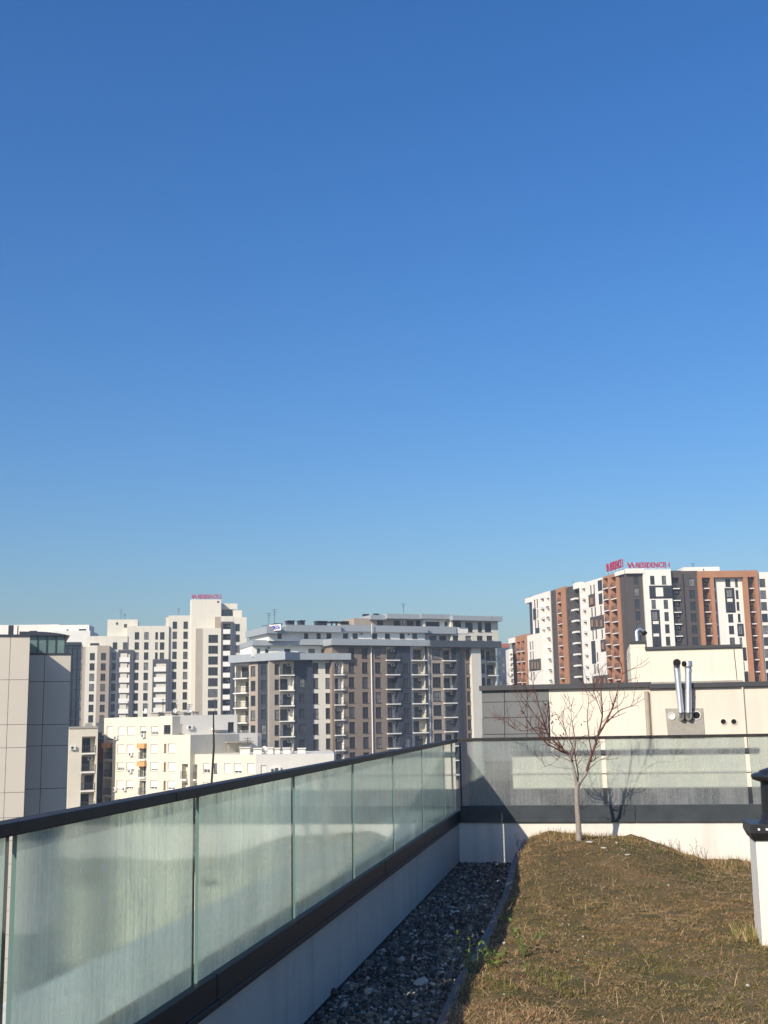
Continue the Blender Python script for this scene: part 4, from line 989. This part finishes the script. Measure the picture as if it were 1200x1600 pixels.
m = MB(); ua, za = G2.uv(352, 1160.5); ub, _ = G2.uv(386, 1160.5); _, zb3 = G2.uv(370, 1176)
for k in range(3): uu = ua+(ub-ua)*k/2; G2.box(m, uu-.09, uu+.09, zb3, za, 1.6, 1.78)
G2.box(m, ua-.4, ub+.4, za, za+.2, .1, 2.1); m.build('terrace_canopy', MT['patch'], BC_)

# small cream stair block at its left
FS1 = Fac(128, 182, 30)
BS = thing('cream_stair_block', FS1.P(0, GZ), 'narrow cream block with a stack of loggias beside the dark recess', 'building')
W = Wall(BS, FS1, (108, 1150), (152.9, 1150), 1137, MT['cream'], 12); W.log(127.6, 149, 1176.2, 1264, 4, .88, .15, 'rail', 1.6, 4, acp=.4); W.ac(114, 1168.5); W.done()
fbox(BS, FS1, 107.6, 153.4, 1135.6, 1138, MT['patch'], -12, .15, 'roof_edge'); fbox(BS, FS1, 137, 147, 1130, 1137, MT['patch'], -5, -3, 'chimney')
# old house with red roof between them
FH = Fac(158, 195, 20)
BH = thing('old_house', FH.P(0, GZ), 'dark old house with red tiled gable wall squeezed between cream blocks', 'house')
W = Wall(BH, FH, (150, 1150), (165, 1150), 1129, MT['olddark'], 10, ybot=1161); W.win((158, 1149), (158, 1149), 1, 5, 9, 'w'); W.done()
fbox(BH, FH, 150, 165, 1160, 1189, MT['red'], -10, .4, 'roof')
W = Wall(BH, FH.off(-.6), (148, 1200), (166, 1200), 1188, MT['olddark'], 10); W.win((157, 1199), (156.5, 1255), 3, 7, 12, 'd', extra=3); W.done()

def antenna(B, F, px, yb, h, dish=False, back=-3.0):
    u, z = F.uv(px, yb); m = MB(); q = F.P(u, z, back); m.tube([q, q+np.array([0, 0, h])], .05, 6)
    for k in range(3):
        a = q+np.array([0, 0, h*(.95-.14*k)]); t = F.t*(.55-.12*k); m.tube([a-t, a+t], .035, 5)
    m.build('antenna', MT['railing'], B)
    if dish:
        m = MB(); c_ = q+np.array([0, 0, h*.45])+F.n*.15; rim = [c_+F.t*.42*math.cos(g_)+np.array([0, 0, .42*math.sin(g_)])+F.n*.10 for g_ in np.linspace(0, 2*math.pi, 14, endpoint=False)]
        for i in range(14): m.poly([c_, rim[i], rim[(i+1) % 14]]); m.poly([c_-F.n*.03, rim[(i+1) % 14]-F.n*.03, rim[i]-F.n*.03])
        m.build('satellite_dish', MT['ac'], B)
for px, yb, h, d_ in ((176, 1121, 2.6, False), (205, 1120, 2.0, True), (230, 1120, 2.8, False), (251, 1119, 1.8, True)): antenna(BC_, FC, px, yb, h, d_)
for px, yb, h, d_ in ((281, 1117, 2.4, False), (304, 1117, 1.7, True), (345, 1117, 2.6, False)): antenna(BC_, G1, px, yb, h, d_)
for px, yb, h, d_ in ((384, 1178, 2.2, False), (411, 1179, 1.5, True), (458, 1178, 2.3, False)): antenna(BC_, G3, px, yb, h, d_, -5.0)
antenna(B2, A.off(-4), 188, 968, 3.4, False); antenna(B2, A.off(-4), 194, 968, 2.0, False); antenna(B2, Fp, 279, 961.7, 2.4); antenna(BM, S3, 640, 959, 2.6); antenna(BM, S2, 428, 977, 2.8); antenna(BM, S2, 437, 977, 3.6)
antenna(B1, VF, 1100, 886, 2.2, False, -9); antenna(B1, VL, 870, 920, 2.4, False, -5)

# ================================================================== NEIGHBOUR ROOF STRUCTURE behind the far railing
YN = 26.5
FN = Fac(0, 0, 0.0, np.array([0, YN, 0.0]))
NB = thing('roof_plant_room', (1.5, YN, -1), 'cream rendered plant room wall behind the far glass railing', 'building')
def nb(xl, xr, yt, yb, mtl, d0, d1, name, label=None, zb=None): return fbox(NB, FN, xl, xr, yt, yb, mtl, d0, d1, name, label, zb)
nb(857, 1017, 1074, 1230, MT['cream_near'], -6, 0, 'wall'); nb(1016, 1330, 1072.3, 1230, MT['peach_near'], -6, .26, 'wall')
nb(752.2, 857.5, 1078, 1230, MT['darkp'], -5.8, -.05, 'wall')
ys_ = [1078, 1096.5, 1121, 1147, 1190]
xsn = [752.6, 788, 823, 857]
for i in range(3):
    for j in range(4):
        u0, z1 = FN.uv(xsn[i], ys_[j]-i*.5); u1, _ = FN.uv(xsn[i+1], ys_[j]); _, z0 = FN.uv(800, ys_[j+1])
        z1 = FN.uv(800, ys_[j])[1]
        m = MB(); FN.box(m, u0+.006, u1-.006, z0+.006, z1-.006, -.048, .012); m.build('panel', MT['clad'], NB)
nb(749, 1017.5, 1071.8, 1076.3, MT['capm'], -6.1, .10, 'roof_edge'); nb(1013, 1335, 1069.2, 1072.8, MT['capm'], -6.1, .34, 'roof_edge')
m = MB(); uu = FN.uv(1158, 1080)[0]; m.tube([FN.P(uu, FN.uv(1158, 1073)[1], .30), FN.P(uu, -.6, .30)], .018, 8); m.build('downpipe', MT['peach_near'], NB)
m = MB(); uu = FN.uv(1014, 1080)[0]; m.tube([FN.P(uu-.06, FN.uv(1014, 1080)[1], .06), FN.P(uu-.06, -.6, .06)], .05, 8); m.build('downpipe', MT['patch'], NB)
# patch with vents
nbw = FN.off(.26)
P = nbw.P
m = MB(); q = [nbw.uv(*p) for p in ((1044, 1153), (1101.5, 1153), (1098, 1106.5), (1039, 1107))]
k0 = [P(u, z, .002) for u, z in q]; k1 = [P(u, z, .02) for u, z in q]
m.hexa([k1[0], k1[1], k0[1], k0[0], k1[3], k1[2], k0[2], k0[3]]); m.build('cement_patch', MT['patch'], NB)
def disc(px, py, r, mtl, d, name, ring=None):
    u, z = nbw.uv(px, py); m = MB(); n = 18
    m.tube([P(u, z, d-.03), P(u, z, d)], r, n, mi=0)
    o = m.build(name, mtl, NB)
    if ring:
        mm = MB()
        for j in range(n):
            a, b_ = 2*math.pi*j/n, 2*math.pi*(j+1)/n
            pts = []
            for rr, dd in ((r, d+.012), (r*1.25, d+.012)):
                pts.append((rr, dd))
            f = lambda rr, g, dd: P(u+rr*math.cos(g), z+rr*math.sin(g), dd)
            mm.hexa([f(r,a,d-.02),f(r*1.25,a,d-.02),f(r*1.25,b_,d-.02),f(r,b_,d-.02),f(r,a,d+.015),f(r*1.25,a,d+.015),f(r*1.25,b_,d+.015),f(r,b_,d+.015)])
        mm.build('vent_collar', ring, NB)
disc(1049.6, 1119, .062, MT['ventwhite'], .022, 'vent_cover', MT['ventwhite']); disc(1088.2, 1117.6, .075, MT['opening_black'], .022, 'vent_hole', MT['ventwhite'])
disc(1130.2, 1127.6, .055, MT['opening_black'], .004, 'vent_hole', MT['peach_near']); disc(1146.5, 1127.6, .055, MT['opening_black'], .004, 'vent_hole', MT['peach_near'])
# upper block with stepped top, set back
FU = Fac(0, 0, 0.0, np.array([0, YN+3, 0.0])); UB = MT['cream_near']
fbox(NB, FU, 984, 1160, 1012.5, 1078, UB, -3.5, 0, 'upper_wall'); fbox(NB, FU, 984, 1009.3, 1003.5, 1012.4, UB, -3.5, .0, 'upper_wall')
fbox(NB, FU, 1007.5, 1158.5, 1011, 1013.4, MT['capm'], -3.6, .06, 'roof_edge').rotation_euler.z = 0
fbox(NB, FU, 983, 1010, 1001.6, 1004.4, MT['capm'], -3.6, .06, 'roof_edge'); fbox(NB, FU, 1007.8, 1010.2, 1003, 1012, MT['capm'], -3.5, .05, 'roof_edge')
fbox(NB, FU, 990, 1160, 1066.5, 1070, MT['patch'], 0.0, .12, 'flashing')
m = MB(); uu, za = FU.uv(1146.5, 1014); m.tube([FU.P(uu, za, .005), FU.P(uu+.03, za-.9, .005)], .008, 5); m.build('crack', MT['capm'], NB)
# lower parapet of the neighbour roof, nearer, and dark roof between
FLW = Fac(0, 0, 0.0, np.array([0, 23.6, 0.0]))
LW = thing('low_wall', (2, 23.6, -1), 'low cream wall seen through the far glass panes', 'wall')
fbox(LW, FLW, 800, 1186, 1177.5, 1231, MT['cream_near'], -.4, 0, 'wall'); fbox(LW, FLW, 799, 1187, 1174.3, 1177.6, MT['capm'], -.45, .05, 'wall_cap')
fbox(LW, FLW, 800, 1186, 1206, 1207.6, MT['peach_near'], 0.001, .03, 'band')
zr = FLW.uv(950, 1231)[1]
b = MB(); b.box((-2.9,YW+.95,zr-.3),(16,32,zr)); tag(b.build('neighbour_roof', MT['membrane']), kind='structure')
b = MB(); b.box((-2.88,YW+.97,GZ),(15.9,44,zr-.31)); nbd = thing('neighbour_building', (5, 30, GZ), 'adjoining building under the plant room, hidden behind the railing', 'building'); b.build('wall', MT['white_wall'], nbd)

# stainless flues
def flue(px0, px1, y0, y1, label, cowl):
    Fq = FN.off(.26+.16); u0, z0 = Fq.uv(px0, y0); u1, z1 = Fq.uv(px1, y1)
    th = thing('flue_pipe', Fq.P(u0, z0), label, 'flue', 'stainless flue pipes on the cream wall')
    r = .068; m = MB()
    m.tube([Fq.P(u0, z0, -.30), Fq.P(u0, z0-.01, -.12), Fq.P(u0, z0+.02, -.03), Fq.P(u0+.004, z0+.10, 0)], r*.98, 16); m.build('elbow', MT['steel'], th, smooth=True)
    m = MB(); m.tube([Fq.P(u0+(u1-u0)*f, z0+.10+(z1-z0-.10)*f) for f in (0, .5, 1)], r, 20); m.build('pipe', MT['steel'], th, smooth=True)
    for f in (.03, .5, .97):
        c = Fq.P(u0+(u1-u0)*f, z0+.10+(z1-z0-.10)*f); m = MB(); m.tube([c-np.array([0,0,.018]), c+np.array([0,0,.018])], r*1.08, 20); m.build('joint_band', MT['steel'], th, smooth=False)
    c = Fq.P(u1, z1)
    if cowl == 'open':      # elbow turned towards the viewer, black mouth
        m = MB(); m.tube([c, c+np.array([0,-.01,.05]), c+np.array([0,-.06,.10]), c+np.array([0,-.14,.115])], [r,r*1.02,r*1.12,r*1.2], 20, cap=False); m.build('cowl', MT['steel'], th, smooth=True)
        m = MB(); m.tube([c+np.array([0,-.10,.112]), c+np.array([0,-.137,.115])], r*1.16, 20); m.build('mouth', MT['opening_black'], th)
    else:
        m = MB(); m.tube([c-np.array([0,0,.06]), c, c+np.array([0,0,.015]), c+np.array([0,0,.05]), c+np.array([.0,0,.07]), c+np.array([0,0,.17]), c+np.array([0,0,.18])], [r*1.12,r*1.12,r*1.0,r*1.1,r*1.38,r*1.38,r*1.2], 20); m.build('cowl', MT['steel'], th, smooth=False)
        m = MB(); m.tube([c+np.array([-.07,-.045,.12]), c+np.array([-.10,-.065,.12])], r*.9, 14); m.build('mouth', MT['opening_black'], th)
    return th
flue(1064.6, 1057.6, 1121, 1044, 'left flue pipe whose black mouth faces forward', 'open')
flue(1076.2, 1075.4, 1121, 1046, 'right flue pipe with banded silver cowl, above the dark vent hole', 'cowl')
# goose neck on the upper block
th = thing('gooseneck_vent', FU.P(FU.uv(996, 1002)[0], FU.uv(996, 1003)[1], -.4), 'silver gooseneck vent pipe bent over on top of the plant room', 'vent')
u0, z0 = FU.uv(996.5, 1003); u1, z1 = FU.uv(1007, 988); _, zt2 = FU.uv(1001, 982)
m = MB(); c0 = (u0+u1)/2; rr = (u1-u0)/2; zc = zt2-rr*.75
pts = [FU.P(u0, z0-.1, -.4), FU.P(u0, zc, -.4)]+[FU.P(c0-rr*math.cos(g), zc+rr*.75*math.sin(g), -.4-.03*g) for g in np.linspace(.3, math.pi*.93, 8)]
m.tube(pts, .048, 16, cap=True); m.build('pipe', MT['steel'], th, smooth=True)
e = np.array(pts[-1]); t2 = e-np.array(pts[-2]); t2 /= np.linalg.norm(t2)
m = MB(); m.tube([e-t2*.02, e+t2*.05, e+t2*.07], [.055,.070,.070], 16); m.build('mouth', MT['opening_black'], th)

# thin flexible rod beside the railing
b0 = on(1, 9.6, 330.5, 1225); b1 = on(1, 9.6, 333.5, 1112)
rd = thing('lightning_rod', (b0[0], 9.6, .66), 'thin dark lightning rod rising above the left handrail', 'rod')
m = MB(); m.tube([(b0[0]-.02, 9.6, .66), tuple(b0), ((b0[0]+b1[0])/2+.012, 9.6, (b0[2]+b1[2])/2), tuple(b1)], [.012,.010,.009,.006], 8); m.build('rod', MT['rail'], rd, smooth=True)
m = MB(); m.lathe((b0[0]-.02, 9.6, .66), [(.06,0),(.06,.03),(.02,.05)], 12); m.build('foot', MT['rail'], rd)

# ================================================================== VENT CHIMNEY at the right edge
vt = thing('roof_vent', (1.5, 10.7, .1), 'white plastered roof vent with black metal cowl at right edge', 'vent')
vx, vy, vw, vd = 1.240, 10.56, .56, .46
m = MB(); z0, z1 = -.02, .955
m.hexa([(vx,vy,z0),(vx+vw,vy,z0),(vx+vw,vy+vd,z0),(vx,vy+vd,z0),(vx+.008,vy+.008,z1),(vx+vw-.008,vy+.008,z1),(vx+vw-.008,vy+vd-.008,z1),(vx+.008,vy+vd-.008,z1)]); m.build('body', MT['ventwhite'], vt, bevel=.006)
o_ = .055
m = MB(); a0 = (vx-.01, vy-.012); 
def ring(e, z): return [(vx-e,vy-e,z),(vx+vw+e,vy-e,z),(vx+vw+e,vy+vd+e,z),(vx-e,vy+vd+e,z)]
m.hexa(ring(.008, .925)+ring(.036, .985)); m.hexa(ring(.038, .986)+ring(.034, 1.062)); m.build('flange', MT['capdark'], vt, bevel=.004)
for bx_ in (.035, .10, .30, .45):
    m = MB(); m.tube([(vx+bx_,vy-.034,1.022),(vx+bx_,vy-.052,1.022)], .010, 10); m.build('bolt', MT['bolt'], vt)
cxx, cyy = vx+.30, vy+.22
m = MB(); m.lathe((cxx, cyy, 1.061), [(.235,0),(.215,.03),(.197,.08),(.190,.37)], 48); m.build('pipe', MT['capdark'], vt, smooth=False)
m = MB(); m.lathe((cxx, cyy, 1.40), [(.19,0),(.255,.022),(.268,.050),(.262,.068),(.20,.085),(.19,.10),(.08,.135),(.01,.14)], 48); m.build('cowl', MT['capdark'], vt, smooth=False)

# ================================================================== BARE TREE
YT = 15.62
TR = thing('bare_tree', on(1, YT, 905, 1318), 'small leafless tree with pale trunk and reddish twigs on grassy mound', 'tree')
trunk = MB(); limb = MB()
def limbpts(px, amp, k):
    pts = []; L = len(px)
    for i, (x, y) in enumerate(px):
        pts.append(on(1, YT + amp*math.sin(.9*k+1)*i/max(1, L-1), x, y))
    return [np.array(p) for p in pts]
def smoothline(pts, n=3):
    out = []
    P_ = [pts[0]]+list(pts)+[pts[-1]]
    for i in range(1, len(P_)-2):
        for k in range(n):
            t = k/n; a, b_, c, d = P_[i-1], P_[i], P_[i+1], P_[i+2]
            out.append(.5*((2*b_)+(-a+c)*t+(2*a-5*b_+4*c-d)*t*t+(-a+3*b_-3*c+d)*t**3))
    out.append(pts[-1]); return out
tp = limbpts([(906, 1330), (905, 1318), (903.6, 1285), (901.5, 1255), (901.5, 1232), (904, 1222)], 0, 0)
tp = smoothline(tp, 4); trunk.tube(tp, list(np.linspace(.042, .030, len(tp)-4))+[.031,.030,.026,.020], 12)
tw = []
def twig(p, d, L, r, lvl):
    n = 5 if L > .2 else 3; pts = [p]; dd = d/np.linalg.norm(d)
    for i in range(n):
        dd = dd+rng.normal(0, .17, 3)+np.array([0, 0, .06]); dd /= np.linalg.norm(dd); pts.append(pts[-1]+dd*L/n)
    limb.tube(pts, list(np.linspace(r*1.15, max(.0017, r*.45), len(pts))), 5, cap=False)
    if lvl > 0:
        for i in range(1, len(pts)):
            if rng.random() < .72:
                s = rng.normal(0, 1, 3); s -= dd*(s@dd); s /= np.linalg.norm(s)+1e-9
                twig(pts[i], dd*.75+s*.8+np.array([0,0,.25]), L*rng.uniform(.35, .65), r*.55, lvl-1)
    elif rng.random() < .03: tw.append(pts[-1])
LIMBS = [
 ([(902,1231),(908,1219),(914.8,1210),(920,1194),(925,1178.5),(934,1150.5),(941,1119),(939.5,1087.5),(937.5,1063),(936,1047)], .024, .3, 1),
 ([(934,1150),(948,1126),(958.5,1101.5),(965.5,1077),(972.5,1052.5),(971,1036)], .014, .35, 2),
 ([(948,1129),(965.5,1112),(978,1106),(990,1101.5),(1007.5,1091)], .009, .4, 3),
 ([(972,1053),(981,1048),(990,1045),(1005,1041),(1014,1034)], .006, .3, 4),
 ([(902,1231),(897.5,1206),(892,1185.5),(886.7,1177),(878.7,1170.7),(858.7,1150.7),(853,1138.7),(846.7,1118.7),(841,1098.7),(834.7,1077),(832,1064)], .021, .35, 5),
 ([(853,1138.7),(845,1128),(838.7,1120),(830.7,1110.7),(820,1093),(812,1084),(806,1076)], .009, -.3, 6),
 ([(886.7,1177),(877,1174),(866,1168),(854.7,1162),(842.7,1150),(832,1137.7),(825,1128),(818.7,1114.7),(813,1111)], .013, -.45, 7),
 ([(853,1140),(845,1138),(836,1137),(828,1140.7),(814.7,1142),(804,1138.7),(794.7,1132),(789,1125),(784,1119)], .008, .5, 8),
 ([(901,1226),(903.5,1212),(900,1190),(895.5,1168),(885,1147),(876,1129.5),(867.5,1113)], .010, .5, 9),
 ([(892,1186),(896.5,1175),(899,1161),(895.5,1136.5),(892,1112),(896,1090)], .010, -.5, 10),
 ([(925,1178),(920,1150),(917.5,1118),(920,1093),(914,1076)], .008, .6, 11),
 ([(917,1205),(926,1196),(934,1189),(946,1184)], .006, -.4, 12),
 ([(891,1190),(882,1185),(874.5,1184),(864,1193),(849,1199)], .005, .4, 13),
 ([(941,1118),(934,1098),(928,1080),(930,1066)], .006, -.3, 14),
 ([(878,1170),(884,1148),(880,1125),(882,1103)], .006, .3, 15),
 ([(958,1102),(952,1080),(955,1062)], .006, .3, 16),
]
for px, r, amp, k in LIMBS:
    pts = smoothline(limbpts(px, amp, k), 3); n = len(pts)
    rad = [max(.0026, r*1.12*(1-.86*(i/(n-1))**.8)) for i in range(n)]
    # lower part keeps the pale bark, the upper part is red-brown
    cut = int(n*.28) if r > .018 else 0
    if cut: trunk.tube(pts[:cut+1], rad[:cut+1], 9)
    limb.tube(pts[cut:], rad[cut:], 7)
    for i in range(2, n):
        if rng.random() < (.50 if i > n*.3 else .18):
            d = pts[i]-pts[i-1]; d /= np.linalg.norm(d)+1e-9
            s = rng.normal(0, 1, 3)*np.array([1, .9, .7]); s -= d*(s@d); s /= np.linalg.norm(s)
            twig(pts[i], d*.7+s*.9+np.array([0, 0, .2]), rng.uniform(.12, .36), max(.0030, rad[i]*.5), 1)
trunk.build('trunk', MT['bark'], TR, smooth=True); limb.build('branches', MT['twig'], TR, smooth=True)
for (x, y, n) in ((857, 1102, 6), (871, 1126, 6), (876, 1150, 5), (864, 1122, 4), (899, 1222, 3), (862.5, 1123.5, 3), (906, 1124, 3), (815, 1112, 6), (821, 1138, 5), (958, 1098, 3)):
    m = MB(); c = on(1, YT+rng.uniform(-.15, .15), x, y)
    for k in range(n):
        q = c+rng.normal(0, .03, 3); a = rng.normal(0, 1, 3); a /= np.linalg.norm(a); b_ = np.cross(a, rng.normal(0, 1, 3)); b_ /= np.linalg.norm(b_)
        L, Wd = rng.uniform(.018, .032), rng.uniform(.008, .014)
        m.poly([q-a*L, q+b_*Wd, q+a*L, q-b_*Wd]); m.poly([q+a*L, q+b_*Wd, q-a*L+np.array([0,0,.004])])
    tag(m.build('dry_leaves', MT['deadleaf'] if y < 1200 and n > 3 else MT['berry'], TR), kind='stuff')

# ================================================================== WEEDS
def weed(px, py, Y, h, ns, label, green, spread=.5, seed=0):
    p = on(1, Y, px, py); base = np.array([p[0], Y, float(gz(p[0], Y))-.01])
    th = thing('weed', base, label, 'plant'); st = MB(); lf = MB()
    for i in range(ns):
        a = rng.uniform(0, 2*math.pi); le = rng.uniform(.05, spread); L = h*rng.uniform(.6, 1.05); d = np.array([math.cos(a)*le, math.sin(a)*le, 1.0]); d /= np.linalg.norm(d)
        pts = [base+rng.normal(0, .02, 3)*np.array([1,1,0])]
        for k in range(6): d = d+rng.normal(0, .10, 3); d /= np.linalg.norm(d); pts.append(pts[-1]+d*L/6)
        st.tube(pts, list(np.linspace(.0035, .0014, 7)), 5)
        for k in range(2, 7):
            for _ in range(3 if green else 2):
                if rng.random() < .75:
                    q = pts[k]; u_ = rng.normal(0, 1, 3); u_ /= np.linalg.norm(u_); v_ = np.cross(u_, rng.normal(0, 1, 3)); v_ /= np.linalg.norm(v_)
                    s_ = rng.uniform(.012, .024) if green else rng.uniform(.006, .013)
                    q2 = q+u_*s_*1.2
                    if not green: st.tube([q, q2], .0012, 4)
                    lf.poly([q, q+u_*s_*.8+v_*s_*.5, q+u_*s_*2.0, q+u_*s_*.8-v_*s_*.5] if green else [q2-u_*s_*.6, q2+v_*s_*.6, q2+u_*s_*.6, q2-v_*s_*.6])
    st.build('stem', MT['leafg'] if green else MT['stem'], th); lf.build('leaves', MT['leafg'] if green else MT['twig'], th)
for (px, Y, h, ns, lab) in ((1047, 16.0, .20, 3, 'dried weed stalk at the foot of the far white wall, nearest the tree'), (1062, 15.9, .22, 4, 'dried brown weed stalks second nearest the tree by far wall'),
                            (1089, 15.8, .34, 5, 'tallest dry weed with dark seed heads by far wall'), (1103, 15.7, .26, 5, 'dense dark dry weed right of the tallest one'), (1143, 15.4, .22, 3, 'sparse dry stalk near the roof vent, by far wall')):
    weed(px, 1340, Y, h, ns, lab, False)
weed(738, 1510, 8.9, .30, 5, 'green weed leaning over the kerb onto the gravel', True, 1.1)
weed(768, 1505, 9.0, .22, 6, 'low green leafy weed in grass beside the kerb', True, .9)
weed(820, 1490, 9.6, .30, 4, 'feathery green weed standing in the dry grass', True, .5)
weed(812, 1330, 15.6, .20, 3, 'thin grey weed at the corner where kerb meets far wall', False, .9)
# pale stones by the tree foot
for i, (px, py, s_, lab) in enumerate(((922, 1327.5, .042, 'pale flat stone right of the tree trunk foot'), (944, 1333, .034, 'pale small stone on the mound, second from the tree'), (981, 1343, .028, 'white pebble lower down the mound slope'))):
    p = on(2, .33 if i < 2 else .29, px, py); m = MB(); q = iv*np.array([s_*1.3, s_*.8, s_*.45])*(1+rng.uniform(-.15, .15, (12, 1)))+np.array([p[0], p[1], float(gz(p[0], p[1]))+s_*.35])
    for f in ifc: m.poly([q[k] for k in f])
    tag(m.build('stone', MT['stone_w'], org=(p[0], p[1], float(gz(p[0], p[1])))), lab, 'stone')

# ================================================================== HAZE
hz_ = MB(); hz_.box((-2520,-2520,GZ-1),(2520,2520,52))
hm = bpy.data.materials.new('haze'); hm.use_nodes = True; n = hm.node_tree.nodes; n.remove(n['Principled BSDF'])
pv = n.new('ShaderNodeVolumePrincipled'); pv.inputs['Color'].default_value = (.72,.83,1,1); pv.inputs['Density'].default_value = .00032; pv.inputs['Anisotropy'].default_value = 0.0
hm.node_tree.links.new(pv.outputs[0], n['Material Output'].inputs['Volume'])
tag(hz_.build('haze', hm), 'thin bluish morning haze over the city', 'haze', kind='stuff')
